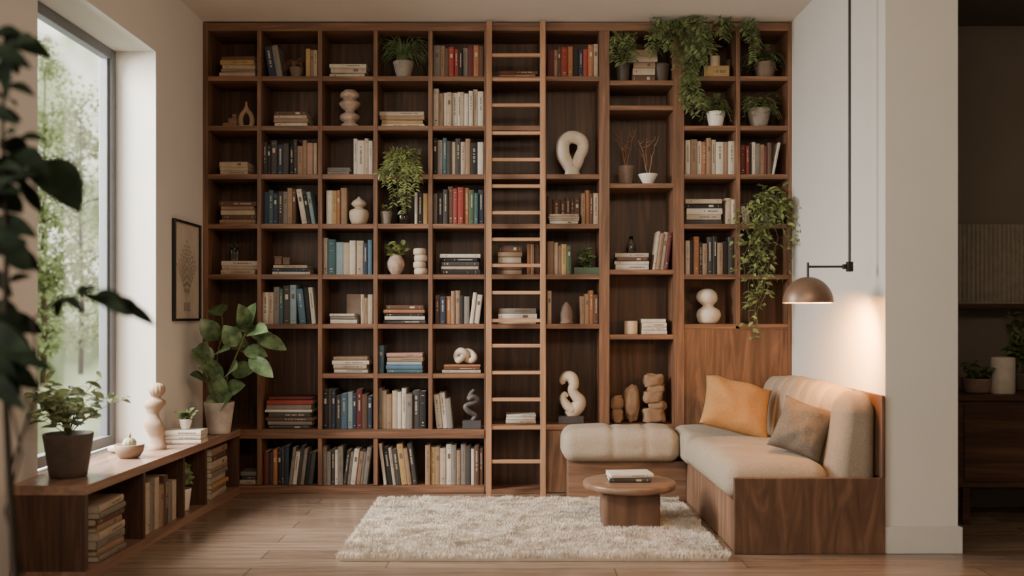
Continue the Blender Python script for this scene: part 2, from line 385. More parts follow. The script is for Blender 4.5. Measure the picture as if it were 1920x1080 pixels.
row(494,530,80,147,'\\ng','on the top shelf','books beside a small pot on the top shelf')
row(573,595,82,147,'yac','on the top shelf','yellow toned books on the top shelf')
stack(409,481,104,147,'cacyu','on the top shelf','book pile on the top shelf')
stack(617,687,119,147,'wcw','on the top shelf','white book pile on the top shelf')
row(812,908,83,147,'gaurrkgmou','on the top shelf','mixed books on the top shelf')
stack(935,1008,131,147,'ou','behind the ladder','flat books behind the ladder on top shelf')
row(1026,1123,82,147,'mauroknroc','on the top shelf','red and navy books on the top shelf')
stack(1186,1232,92,155,'ucaca','on the top shelf','tan book pile on the top shelf')
stack(1318,1372,122,147,'y','under a candle block','yellow book under a candle')
stack(510,580,207,240,'wacu','on the second shelf','book pile on the second shelf')
stack(711,796,208,240,'wyac','on the second shelf','tan book pile on the second shelf')
row(812,908,164,240,'wawcwwcwwcw','in a pale row','white and cream books in a pale row')
stack(410,466,303,331,'ccc','on the third shelf','cream book pile on the third shelf')
row(491,595,262,331,'dkdndkdaapc','on the third shelf','dark and tan books on the third shelf')
stack(611,656,313,331,'gg','on the third shelf','grey flat books on the third shelf')
row(662,699,258,331,'wwcw','on the third shelf','white books on the third shelf')
row(812,908,257,331,'kgtdcdcakw','on the third shelf','dark and cream books on the third shelf')
row(1285,1379,255,331,'wawoacwaw','on the third shelf','cream and orange books on the third shelf')
row(1389,1466,260,331,'mrkwgamu/w','on the third shelf','red and grey books on the third shelf',a=0.2)
stack(410,481,377,424,'aucau','on the fourth shelf','tan book pile on the fourth shelf')
row(491,592,350,424,'ntndgau\\wkl','on the fourth shelf','navy and tan books on the fourth shelf')
row(611,650,350,424,'wyoa','on the fourth shelf','orange books beside a white vase')
row(777,802,352,424,'wky','on the fourth shelf','books beside a glass vase')
row(812,908,349,424,'gkdurroetn','on the fourth shelf','red and green books on the fourth shelf')
row(1026,1088,366,424,'uuuuuu','behind a flat pile','brown books behind a flat pile',yf=0.12)
stackw(SX(1057),0.06,st_z(424),SX(1085)-SX(1027),0.062,'wccc','on the fourth shelf','cream book pile on the fourth shelf',dep=(0.09,0.11),jit=0.01)
row(1090,1123,349,424,'aouc','on the fourth shelf','rust and tan books on the fourth shelf')
stack(1285,1358,373,424,'dcwkc','on the fourth shelf','large flat books on the fourth shelf')
row(1361,1379,370,424,'cw','on the fourth shelf','cream books on the fourth shelf')
row(1389,1408,385,424,'\\wc','on the fourth shelf','small white books leaning on the fourth shelf',a=0.12)
stack(413,481,489,519,'ccw','on the fifth shelf','cream book pile on the fifth shelf')
stack(507,582,497,519,'wnc','on the fifth shelf','flat books under small boxes')
row(605,699,443,519,'wtlcwcnb','on the fifth shelf','white and blue books on the fifth shelf')
stack(822,902,476,519,'kcdkw','on the fifth shelf','black and white book pile on the fifth shelf')
stack(932,980,460,519,'aucau','behind the ladder','brown book pile behind the ladder')
row(988,1012,452,519,'oau','behind the ladder','upright books behind the ladder')
row(1026,1072,449,519,'acaye','on the fifth shelf','tan and yellow books on the fifth shelf')
stack(1153,1220,474,510,'wwuc','on the tall niche shelf','book pile on the tall niche shelf')
row(1224,1262,432,510,'/cacm','on the tall niche shelf','leaning books on the tall niche shelf',a=0.13)
row(1285,1378,442,519,'ckokadkakd','on the fifth shelf','black and cream books on the fifth shelf')
row(491,593,534,612,'wcgtdl\\bkw','on the sixth shelf','grey and blue books on the sixth shelf',a=0.1)
stack(615,668,588,612,'wgw','on the sixth shelf','white book pile on the sixth shelf')
row(676,699,550,612,'cac','on the sixth shelf','cream books on the sixth shelf')
stack(718,797,572,612,'dwkou','on the sixth shelf','dark book pile on the sixth shelf')
row(815,907,543,612,'unoaakg/ww','on the sixth shelf','brown and white books on the sixth shelf',a=0.12)
stack(932,1010,578,612,'wwg','behind the ladder','white flat books behind the ladder')
row(1026,1034,543,612,'c','on the sixth shelf','single cream book on the sixth shelf')
row(1088,1123,544,612,'aaou','on the sixth shelf','tan books on the sixth shelf')
stack(1203,1252,598,632,'wwww','beside a candle','small white book pile beside a candle')
stack(620,692,669,705,'wcwa','on the seventh shelf','white book pile on the seventh shelf')
row(709,719,645,705,'b','beside a flat pile','blue book beside a flat pile')
stack(721,795,662,705,'tblap','on the seventh shelf','pink and blue book pile')
stack(828,903,684,705,'cuo','under a stone knot','flat books under a stone knot ornament')
stack(496,586,744,805,'dgudwgrm','on the thick shelf','tall book pile on the thick shelf')
row(605,699,727,805,'kdndblnmun','on the thick shelf','navy and red books on the thick shelf')
row(709,800,727,805,'gcacwwgdk','on the thick shelf','white and grey books on the thick shelf')
row(812,850,734,805,'\\wwg','on the thick shelf','white leaning books on the thick shelf',a=0.1)
stack(945,1010,778,796,'cww','behind the ladder','white flat books low behind the ladder')
row(494,595,836,911,'mdokdn/gwdgkd','on the bottom shelf','dark leaning books on the bottom shelf',a=0.12)
row(604,698,834,911,'ggdwg/dgwagg','on the bottom shelf','grey leaning books on the bottom shelf',a=0.12)
row(709,782,830,911,'\\wkcdyad','on the bottom shelf','leaning books on the bottom shelf',a=0.13)
row(797,907,832,911,'ayacwgagdwuu','on the bottom shelf','cream and brown books on the bottom shelf')
stack(448,480,885,911,'cdg','on the bottom shelf','flat books beside the bench',yf=0.04)

# ---------------------------------------------------------------- pots & plants
def potprof(r0,r1,h,t=0.006,belly=None):
    p=[(r0*0.92,0),(r0,0.004)]
    for k in range(1,8):
        f=k/8; r=r0+(r1-r0)*f
        if belly: r+=belly*math.sin(math.pi*f)
        p.append((r,0.004+(h-.006)*f))
    p+=[(r1,h-0.002),(r1-t*.3,h),(r1-t,h-.001),(r1-t,h*0.86),(0.001,h*0.86)]
    return p
def pot(par,r0,r1,h,mat,belly=None,name='pot',tw=None):
    mb=MB(); mb.lathe(potprof(r0,r1,h,belly=belly),32,tw=tw); o=mk(name,mb,mat,parent=par,smooth=True)
    mb=MB(); r=r1-0.007; mb.lathe([(r,h*0.86),(r,h*0.89),(r*.5,h*0.91),(0.001,h*0.915)],20); mk('soil',mb,soil_m,parent=par,smooth=True)
def curve(p0,p1,p2,n=8):
    return [p0*(1-t)**2+p1*2*t*(1-t)+p2*t*t for t in [i/n for i in range(n+1)]]
def vine(mbL,mbS,pts,leafL,leafW,step,rad=0.0015,skip=.25):
    mbS.tube(pts,rad,5)
    for i in range(1,len(pts)):
        seg=pts[i]-pts[i-1]; L=seg.length; k=max(1,int(L/step))
        for j in range(k):
            if R()<skip: continue
            p=pts[i-1]+seg*((j+R())/k)
            a=U(0,2*math.pi); dr=Vector((math.cos(a),math.sin(a)*0.8-0.25,U(-0.7,0.5))).normalized()
            l=leafL*U(0.5,1.25)
            pe=p+dr*l*U(.2,.9)
            mbL.leaf(pe,pe+(dr+Vector((0,0,-0.45))).normalized()*l,leafW*U(0.7,1.15),up=Vector((U(-.9,.9),U(-1,.1),U(.2,1))),droop=U(.05,.25),shape=0.7,seg=4,fold=U(.1,.5))
def frondvine(L,S,pts,ll,step):
    S.tube(pts,.0013,4)
    for i in range(1,len(pts)):
        seg=pts[i]-pts[i-1]; k=max(1,int(seg.length/step))
        d=seg.normalized()
        for j in range(k):
            p=pts[i-1]+seg*((j+.5)/k)
            sd=d.cross(Vector((U(-.5,.5),-1,U(-.2,.5))))
            if sd.length<.05: continue
            sd.normalize()
            for sg in(-1,1):
                if R()<.12: continue
                l=ll*U(.5,1.2)
                L.leaf(p,p+(sd*sg+d*.5+Vector((0,U(-.4,.1),U(-.5,0)))).normalized()*l,l*.34,up=Vector((U(-.4,.4),-.8,.6)),seg=3,droop=.1)
def plant(name,label,loc,potspec,mat,fol,leafm,stemm=stem_m,clamp=None,cat='plant',group=None,potname='pot',belly=None):
    t=thing(name,label,cat,loc,group)
    if potspec: pot(t,*potspec,mat,name=potname,belly=belly)
    L=MB();S=MB(); fol(L,S,t.location)
    if clamp:
        lo,hi=clamp
        lo=[None if v is None else v-t.location[k] for k,v in enumerate(lo)]; hi=[None if v is None else v-t.location[k] for k,v in enumerate(hi)]
        L.clampbox(lo,hi);S.clampbox(lo,hi)
    if L.v: mk('foliage',L,leafm,parent=t,smooth=True)
    if S.v: mk('stem',S,stemm,parent=t,smooth=True)
    return t
def trailing(top,targets,leafL,leafW,step,lift=0.06,wob=.012,fern=False,skip=.25):
    def f(L,S,o):
        for tg in targets:
            e=Vector(tg)-o; s=Vector((U(-.02,.02),U(-.02,.02),top))
            mz=top+lift*U(0.2,1.3)
            mid=Vector((s.x+(e.x-s.x)*U(.55,.9),e.y+U(-.03,.03),max(mz,e.z+.02)))
            a=curve(s,Vector((s.x+(mid.x-s.x)*.5,(s.y+mid.y)/2,mid.z+lift*.5)),mid,5)
            b=curve(mid,Vector((e.x+U(-.02,.02),e.y,mid.z-0.01)),e,max(4,int((mid-e).length/0.03)))
            pts=a+b[1:]
            ph=U(0,6)
            pts=[p+Vector((math.sin(i*.9+ph)*wob,math.cos(i*.7+ph)*wob*.6,0)) for i,p in enumerate(pts)]
            if fern: frondvine(L,S,pts,leafL*U(.8,1.2),step)
            else: vine(L,S,pts,leafL*U(.8,1.15),leafW*U(.8,1.15),step,skip=skip)
    return f
def fernf(top,n,Lr,leafW,rise=0.7,leaflet=True,front=0.6,w=0.006):
    def f(L,S,o):
        for i in range(n):
            a=U(0,2*math.pi); l=Lr*U(0.55,1.1); dx,dy=math.cos(a),math.sin(a)*front
            s=Vector((0,0,top)); m=Vector((dx*l*.45,dy*l*.45,top+l*rise*U(.6,1.2))); e=Vector((dx*l,dy*l,top+l*U(-0.45,0.45)))
            pts=curve(s,m,e,9)
            if leaflet:
                S.tube(pts,0.0013,4)
                for k in range(2,10):
                    d=(pts[min(k+1,9)]-pts[k-1]).normalized(); sd=d.cross(Vector((0,0,1)))
                    if sd.length<.05: sd=Vector((1,0,0))
                    sd.normalize()
                    for sg in (-1,1):
                        ll=leafW*(1.15-k/13)
                        L.leaf(pts[k],pts[k]+(sd*sg+d*0.5+Vector((0,U(-.4,0),U(-.4,.1)))).normalized()*ll*1.6,ll*0.55,up=Vector((0,-.8,.7)),seg=3)
            else:
                for k in range(9):
                    ww=w*(1-k/10)
                    d=(pts[k+1]-pts[k]).normalized(); sd=d.cross(Vector((0,-.8,.6)))
                    if sd.length<.05: sd=Vector((1,0,0))
                    sd.normalize(); w2=w*(1-(k+1)/9.2)
                    L.add([pts[k]-sd*ww,pts[k],pts[k]+sd*ww,pts[k+1]+sd*w2,pts[k+1],pts[k+1]-sd*w2],[(0,1,4,5),(1,2,3,4)])
    return f
def bushf(top,n,h,spread,leafL,leafW,per=6):
    def f(L,S,o):
        for i in range(n):
            a=U(0,2*math.pi); l=spread*U(.2,1)
            s=Vector((U(-.01,.01),U(-.01,.01),top)); e=Vector((math.cos(a)*l,math.sin(a)*l,top+h*U(.55,1)*(1.1-0.4*l/spread)))
            pts=curve(s,Vector((s.x+e.x*.2,e.y*.2,e.z*.7)),e,7)
            S.tube(pts,[0.003-0.0003*k for k in range(8)],5)
            for k in range(per):
                t=0.3+0.7*k/(per-1); p=pts[min(7,int(t*7))]; b=U(0,2*math.pi)
                dr=Vector((math.cos(b),math.sin(b)*.7-.2,U(-.2,.8))).normalized()
                L.leaf(p,p+dr*leafL*U(.7,1.15),leafW*U(.8,1.1),up=Vector((U(-.4,.4),-.7,.7)),droop=.15,shape=.8)
    return f
def shp(px,s,yf): return Vector((WX(px,6+yf),yf,st_z(s)))
plant('spider_plant','spider plant with arching blades in a grey pot',shp(757,147,0.06),(0.045,0.068,0.10),greypot,fernf(.09,130,.21,.02,rise=1.2,leaflet=False,w=.006,front=.4),lf_fern,clamp=((SX(709),-.15,st_z(147)),(SX(802),.28,SZ(60))))
plant('dried_plant','small clay pot with sparse dried stems',shp(556,147,0.08),(0.03,0.045,0.07),claydk,fernf(.06,14,.10,.016,rise=1.4),twig_m,twig_m)
def clump(L,S,o):
    for i in range(34):
        a=U(0,2*math.pi); l=U(.07,.155); s=Vector((U(-.02,.02),U(-.02,.01),.09))
        dx,dy=math.cos(a)*l,-abs(math.sin(a))*l*.55
        m=Vector((dx*.6,dy*.6,.09+U(.06,.12))); e=Vector((dx,dy-.02,.09+U(-.14,.06)))
        frondvine(L,S,curve(s,m,e,7),.04*U(.8,1.2),.011)
    for ex,ey in ((-.10,.17),(-.06,.30),(-.035,.22),(.0,.27),(.02,.36),(.05,.24),(.085,.20),(.11,.14),(-.125,.10),(.03,.30)):
        s=Vector((0,0,.09)); m=Vector((ex*.7,-.11,.12)); mm=Vector((ex,-.125,.0)); e=Vector((ex+U(-.02,.02),-.115,.09-ey))
        p=curve(s,m,mm,5)+curve(mm,Vector((ex+U(-.02,.02),-.12,(mm.z+e.z)/2)),e,6)[1:]
        frondvine(L,S,p,.036,.014)
plant('trailing_plant','bright green trailing plant spilling over the shelf edge',shp(756,331,0.07),(0.04,0.052,0.085),greypot,clump,lf_ivy,clamp=((SX(700),-.2,None),(SX(808),.28,SZ(258))))
tg=[]
for _ in range(6): tg.append((WX(U(1388,1502),5.9),U(-.14,-.06),SZ(U(420,470))))
for _ in range(11): tg.append((WX(U(1380,1500),5.9),U(-.14,-.06),SZ(U(470,535))))
for _ in range(5): tg.append((WX(U(1400,1455),5.9),U(-.12,-.08),SZ(U(540,600))))
for _ in range(3): tg.append((WX(U(1412,1432),5.9),U(-.12,-.08),SZ(U(610,655))))
def ivy(L,S,o):
    trailing(.07,tg,.050,.023,.021,lift=.08,wob=.03,skip=.3)(L,S,o)
    bushf(.08,7,.20,.13,.05,.024,6)(L,S,o)
plant('trailing_ivy','large trailing ivy cascading down over several shelves',shp(1446,424,0.05),(0.05,0.065,0.09),darkpot,ivy,lf_ivy,clamp=((None,-.3,None),(1.735,DEP-.03,None)))
tg2=[(WX(U(1215,1335),5.92),U(-.16,-.06),SZ(U(60,140))) for _ in range(22)]+[(WX(U(1272,1325),5.92),U(-.1,-.05),SZ(U(150,240))) for _ in range(9)]
plant('trailing_fern','trailing fern spilling from the top of the bookcase',shp(1240,155,0.09),(0.04,0.055,0.12),darkpot,trailing(.24,tg2,.044,.018,.013,lift=.10,wob=.028,fern=True),lf_mix,clamp=((None,-.25,None),(None,DEP-.03,2.943)))
tg2=[(WX(U(1142,1200),5.95),U(-.08,.0),SZ(U(70,135))) for _ in range(13)]
plant('trailing_fern','small trailing fern in the dark top niche',shp(1168,155,0.07),(0.035,0.045,0.12),darkpot,trailing(.2,tg2,.036,.018,.013,lift=.06,fern=True),lf_mix,clamp=((SX(1136),-.2,None),(None,DEP-.03,SZ(52))))
tg2=[(WX(U(1335,1430),5.92),U(-.12,-.04),SZ(U(50,85))) for _ in range(14)]+[(WX(U(1395,1432),5.92),U(-.12,-.04),SZ(U(80,125))) for _ in range(6)]
plant('trailing_fern','trailing fern beside a candle on the top shelf',shp(1368,147,0.2),(0.03,0.04,0.15),darkpot,trailing(.27,tg2,.038,.018,.013,lift=.03,fern=True),lf_mix,clamp=((None,-.2,None),(None,DEP-.03,SZ(38))))
plant('potted_fern','green fern in a brown pot on the top shelf',shp(1434,147,0.08),(0.05,0.068,0.10),claydk,fernf(.09,44,.16,.024,rise=.9),lf_fern,clamp=((SX(1389),-.15,None),(SX(1477),.28,SZ(60))))
plant('potted_fern','small fern in a white pot',shp(1342,240,0.06),(0.042,0.06,0.095),white_c,fernf(.085,34,.15,.024,rise=1.2),lf_mix,clamp=((SX(1286),-.12,None),(SX(1379),.28,SZ(153))))
plant('potted_fern','feathery fern in a grey stoneware pot',shp(1423,240,0.07),(0.05,0.076,0.115),greypot,fernf(.10,50,.17,.024,rise=1.0),lf_mix,clamp=((SX(1389),-.12,None),(SX(1477),.28,SZ(153))))
plant('succulent_plant','small leafy plant in a round patterned pot',shp(742,519,0.08),(0.03,0.028,0.13),speck,bushf(.11,12,.09,.09,.06,.032,5),lf_ivy,belly=.028)
t=thing('planter_box','low green planter box with small leafy plant','planter',shp(1099,519,0.07))
mb=MB(); w=.078;mb.box((-w,-.04,0),(w,.04,.006));
for a,b in (((-w,-.04,.006),(w,-.034,.045)),((-w,.034,.006),(w,.04,.045)),((-w,-.034,.006),(-w+.006,.034,.045)),((w-.006,-.034,.006),(w,.034,.045))): mb.box(a,b)
mk('box',mb,plain('green_enamel',(0.07,0.11,0.07)),parent=t,bevel=.001)
mb=MB(); mb.box((-w+.006,-.034,.006),(w-.006,.034,.036)); mk('soil',mb,soil_m,parent=t)
L=MB();S=MB(); bushf(.036,22,.14,.06,.036,.02,7)(L,S,None); mk('foliage',L,lf_fern,parent=t,smooth=True); mk('stem',S,stem_m,parent=t)
plant('potted_plant','tiny grey pot with cut stems',shp(724,424,0.06),(0.03,0.04,0.08),greypot,bushf(.07,6,.06,.035,.03,.016,3),lf_ivy)
def twigs(top,n,h,sp,th=.0042):
    def f(L,S,o):
        for i in range(n):
            a=sp*(-1+2*(i+.5)/n)+U(-.01,.01); e=Vector((a,U(-.02,.02),top+h*U(.7,1)))
            pts=curve(Vector((0,0,top-.03)),Vector((a*.1+U(-.02,.02),0,top+h*.5)),e,8)
            pts=[p+Vector((U(-1,1)*.005,0,0)) for p in pts]
            S.tube(pts,[th*(1-.08*k) for k in range(9)],6)
            for k in (4,6,7):
                q=pts[k]+Vector((U(-.06,.06),U(-.02,.02),U(.01,.05))); S.tube([pts[k],(pts[k]+q)/2+Vector((0,0,-.006)),q],[th*.6,th*.45,th*.25],5)
                L.leaf(q,q+Vector((U(-.01,.01),0,.012)),.008,seg=3)
    return f
plant('branch_vase','brown clay vase holding bare branches',shp(1173,348,0.10),(0.042,0.056,0.12),claydk,twigs(.11,4,.25,.08),twig_m,twig_m,cat='vase',potname='vase',clamp=((SX(1147)*1.02,None,None),(None,None,None)))
plant('branch_bowl','white bowl with thin curved dried branches',shp(1215,348,0.07),(0.032,0.062,0.065),white_c,twigs(.055,3,.27,.09),twig_m,twig_m,cat='vase',potname='bowl')
plant('glass_vase','clear glass vase with thin green sprigs',shp(440,519,0.14) + Vector((0,0,.086)),(0.02,0.022,0.09),glass_m,twigs(.07,3,.06,.04,.002),stem_m,stem_m,cat='vase',potname='vase')
def lobj(name,prof,mat,loc,label,cat,n=28,off=None,sq=(1,1),tw=None):
    mb=MB(); mb.lathe(prof,n,off=off,sq=sq,tw=tw); return mk(name,mb,mat,loc=loc,label=label,category=cat,smooth=True)
def open_vase(r,h,t=.003):
    return [(r*.9,0),(r,.004),(r,h),(r-t,h),(r-t,.008),(.001,.008)]
vv=plant('glass_vase','clear glass cylinder vase with leafy sprigs',shp(757,424,0.07),None,None,lambda L,S,o:(bushf(.02,5,.1,.025,.03,.014,4)(L,S,o)),lf_ivy,cat='vase')
mb=MB(); mb.lathe(open_vase(.042,.11),24); mk('vase',mb,glass_m,parent=vv,smooth=True)
lobj('glass_bottle',[(.028,0),(.03,.005),(.03,.05),(.015,.08),(.012,.11),(.009,.11),(.012,.078),(.027,.05),(.026,.008),(.001,.008)],glass_m,shp(1183,510,.16)+Vector((0,0,.112)),'dark glass bottle standing on a pile of books','bottle')

# ---------------------------------------------------------------- ornaments on shelves
k300=1/300
def prof_px(lst,sc=k300): return [(r*sc,z*sc) for r,z in lst]
def smoothprof(keys,n=48):
    out=[]
    for i in range(n+1):
        t=i/n*(len(keys)-1); k=min(int(t),len(keys)-2); f=t-k
        p0=keys[max(k-1,0)];p1=keys[k];p2=keys[k+1];p3=keys[min(k+2,len(keys)-1)]
        g=lambda a,b,c,d:0.5*((2*b)+(-a+c)*f+(2*a-5*b+4*c-d)*f*f+(-a+3*b-3*c+d)*f**3)
        out.append(tuple(max(0.0005,g(p0[j],p1[j],p2[j],p3[j])) if j==0 else g(p0[j],p1[j],p2[j],p3[j]) for j in range(len(p0))))
    return out
def sppath(keys,n=60,closed=False):
    out=[];N=len(keys); M=N if closed else N-1
    for i in range(n+(0 if closed else 1)):
        t=i/n*M; k=min(int(t),M-1); f=t-k
        idx=[(k-1)%N,k%N,(k+1)%N,(k+2)%N] if closed else [max(k-1,0),k,k+1,min(k+2,N-1)]
        q=[keys[j] for j in idx]
        out.append([0.5*((2*q[1][j])+(-q[0][j]+q[2][j])*f+(2*q[0][j]-5*q[1][j]+4*q[2][j]-q[3][j])*f*f+(-q[0][j]+3*q[1][j]-3*q[2][j]+q[3][j])*f**3) for j in range(len(q[0]))])
    return out
pr=[(13,0),(16,1.5),(17,6),(11,10),(17,15),(19,20),(17,25),(10,29),(9,33),(14,37),(19,43),(20,47),(14,52),(11,54),(17,58),(18,61),(17,66),(12,70),(11,71.5),(8,71),(6,66),(.3,66)]
lobj('stacked_vase',prof_px(smoothprof(pr,90)),speck,shp(656,240,.09),'speckled stacked-disc ceramic vase on a shelf','vase',36)
pr=[(11,0),(15,4),(18,12),(19,20),(17,27),(9,31),(8,33),(13,37),(14,41),(10,46),(4,50),(2,53),(.2,54)]
lobj('lidded_vase',prof_px(smoothprof(pr,60)),cream_c,shp(673,424,.09),'cream ceramic gourd vase with pointed lid','vase',36)
pr=[(12,0),(18,3),(22,11),(23,18),(20,26),(13,31),(10,34),(13,38),(18,43),(20,50),(18,58),(12,64),(5,66.5),(.2,67)]
lobj('rounded_sculpture',prof_px(smoothprof(pr,70)),plaster,shp(1327,612,.1),'white two-tiered rounded plaster sculpture','sculpture',40,off=lambda z:(0.006*math.sin(z*25),0))
o=shp(1073,331,.08)
keys=[(0,13,12),(-10,25,12.5),(-18,42,13),(-17,62,12.5),(-6,73,12),(8,72,12),(19,64,11.5),(20,50,11),(14,37,10.5),(10,26,11)]
pts=sppath(keys,70,True); mb=MB()
mb.tube([(p[0]*k300,0.006*math.sin(i*.3),p[1]*k300+0.0) for i,p in enumerate(pts)],[p[2]*k300 for p in pts],16,closed=True)
mb.lathe(prof_px([(14,0),(15,2),(14,7),(13,14),(6,22),(.3,24)]),24)
mk('ring_sculpture',mb,plaster,loc=o,label='white abstract looped plaster ring sculpture',category='sculpture',smooth=True)
t=thing('curved_sculpture','cream curling swan-like figure on a dark block base','sculpture',shp(1070,796,.09))
mb=MB(); mb.box((-.08,-.045,0),(.08,.045,.045)); mk('base',mb,slate_m,parent=t,bevel=.002)
keys=[(-8,14,8),(2,20,13),(13,30,14),(17,42,12),(9,52,10),(3,62,9),(6,74,10),(2,86,11),(-8,88,10),(-15,80,7),(-13,74,4)]
pts=sppath(keys,60); mb=MB(); mb.tube([(p[0]*k300,0.006*math.sin(i*.15),p[1]*k300) for i,p in enumerate(pts)],[max(.002,p[2]*k300) for p in pts],18)
keys=[(4,24,10),(-8,34,9),(-15,46,7),(-12,55,5),(-6,50,3)]
pts=sppath(keys,30); mb.tube([(p[0]*k300,-.01,p[1]*k300) for p in pts],[p[2]*k300 for p in pts],14)
mk('figure',mb,cream_c,parent=t,smooth=True)
t=thing('dark_sculpture','dark metal abstract sculpture on a square base','sculpture',shp(885,805,.05))
mb=MB(); mb.box((-.058,-.04,0),(.058,.04,.05)); mk('base',mb,slate_m,parent=t,bevel=.002)
keys=[(0,14,5),(6,24,6),(-6,32,7),(-12,42,6),(2,48,6),(10,54,7),(2,60,6),(-6,56,5),(-2,66,5),(4,73,3)]
pts=sppath(keys,50); mb=MB(); mb.tube([(p[0]*k300,.012*math.sin(i*.3),p[1]*k300) for i,p in enumerate(pts)],[p[2]*k300*.8 for p in pts],12)
mk('figure',mb,plain('dark_bronze',(0.10,0.092,0.09),0.5,0.5),parent=t,smooth=True)
keys=[(-14,6,6),(-17,16,6),(-8,24,6.5),(3,18,6),(2,8,6),(12,6,6.5),(18,12,6),(12,20,6),(2,22,6),(-6,10,6)]
pts=sppath(keys,60,True); mb=MB(); mb.tube([(p[0]*k300,.02*math.sin(i*.31),p[1]*k300) for i,p in enumerate(pts)],[p[2]*k300 for p in pts],12,closed=True)
mk('knot_ornament',mb,cream_c,loc=shp(872,705,.1)+Vector((0,0,.058)),label='cream stone knot ornament resting on flat books',category='ornament',smooth=True)
t=thing('wooden_ornament','small wooden blocks with arched bottle-shaped ornament','ornament',shp(448,240,.07))
mb=MB(); mb.box((-.095,-.03,0),(-.005,.03,.025)); mb.box((-.06,-.03,.0255),(-.005,.03,.055)); mb.box((-.035,-.025,.0555),(-.012,.025,.08)); mk('block',mb,wtab,parent=t,bevel=.003)
keys=[(-9,3,5),(-11,14,5),(-8,25,4.5),(-2,33,4),(0,42,2.5),(0,49,1.8)]
mb=MB()
for sgn in (-1,1):
    pts=sppath([(k[0]*sgn,k[1],k[2]) for k in keys],30); mb.tube([(p[0]*k300+.047,0,p[1]*k300) for p in pts],[p[2]*k300 for p in pts],10)
mb.box((.0,-.02,0),(.092,.02,.012))
mk('arch',mb,plain('pale_clay',(0.33,0.22,0.14)),parent=t,smooth=False)
for a,h,c in ((523,.045,'tan'),(538,.038,'brown')):
    mb=MB(); mb.box((-.022,-.022,0),(.022,.022,h)); mb.box((-.024,-.024,h),(.024,.024,h+.008))
    mk('trinket_box',mb,claydk,loc=shp(a,519,.1)+Vector((0,0,.0645)),label=f'small {c} trinket box on flat books',category='box',group='trinket boxes on a book pile',bevel=.002)
t=bx('art_board',(SX(641),.17,st_z(612)),(SX(676),.18,st_z(612)+.19),plain('tan_card',(0.24,0.17,0.13)),label='plain tan square board leaning behind books',category='board',bevel=.001)
t=thing('stacked_cups','stack of cream ribbed stone cups','cup',shp(788,519,.07))
z=0
for i in range(4):
    mb=MB(); r=.043-.002*(i%2); mb.lathe([(r*.8,0),(r*.97,.006),(r,.02),(r*.97,.034),(r*.85,.041),(.001,.041)],28,off=lambda z,i=i:(.004*((-1)**i),0)); mk('cup',mb,cream_c,parent=t,loc=(0,0,z),smooth=True); z+=.0415
lobj('dome_ornament',prof_px([(12,0),(13,1),(13,4),(11,5),(12,12),(12,20),(10,28),(7,35),(4,39),(2,41),(.2,41.5)]),claydk,shp(1062,612,.07),'dark bullet-shaped dome ornament on shelf','ornament')
for px,s,r,h,zz,lab in ((1183,632,.042,.085,0,'short cream pillar candle on the shelf'),(1340,147,.033,.075,.072,'cream pillar candle on a yellow book')):
    t=thing('pillar_candle',lab,'candle',shp(px,s,.1)+Vector((0,0,zz)))
    mb=MB(); mb.lathe([(r*.97,0),(r,.003),(r,h-.004),(r*.94,h),(r*.5,h-.004),(.001,h-.006)],28); mk('wax',mb,candle,parent=t,smooth=True)
    mb=MB(); mb.tube([(0,0,h-.006),(.001,0,h+.002),(.003,0,h+.008)],.0012,6); mk('wick',mb,black_m,parent=t)
def rock(mb,c,rx,ry,rz,seed,n=22,m=14,amp=.12,ex=.75):
    vs=[];fs=[]
    for j in range(m+1):
        th=math.pi*j/m
        for i in range(n):
            a=2*math.pi*i/n
            d=Vector((math.sin(th)*math.cos(a),math.sin(th)*math.sin(a),-math.cos(th)))
            k=1+amp*noise.noise(d*1.6+Vector((seed,seed*2,0)))+amp*.4*noise.noise(d*4+Vector((seed,0,3)))
            e=Vector((math.copysign(abs(d.x)**ex,d.x)*rx,math.copysign(abs(d.y)**ex,d.y)*ry,math.copysign(abs(d.z)**ex,d.z)*rz))*k
            vs.append(Vector(c)+e)
    for j in range(m):
        for i in range(n):
            q=(i+1)%n; fs.append((j*n+i,j*n+q,(j+1)*n+q,(j+1)*n+i))
    mb.add(vs,fs)
def rocks(name,px,lst,lab,cat,ex=.6):
    mb=MB()
    for i,(x,z,rx,rz) in enumerate(lst): rock(mb,(x*k300,0,z*k300),rx*k300,rx*k300*.8,rz*k300,i*3.1+px,amp=.28,ex=ex)
    zm=min(v.z for v in mb.v)
    for v in mb.v: v.z-=zm
    mk(name,mb,clay,loc=shp(px,796,.09),label=lab,category=cat,smooth=True)
rocks('clay_figure',1157,[(0,13,11,13),(0,37,11,15)],'rough sandstone two-part clay figure','sculpture')
rocks('clay_figure',1185,[(0,34,14,34)],'tall smooth sandstone clay vessel','sculpture',.8)
rocks('clay_figure',1226,[(0,15,21,15),(5,34,17,9),(-2,50,19,12),(3,66,16,8),(-2,81,17,13)],'stacked rough sandstone block sculpture','sculpture',.5)

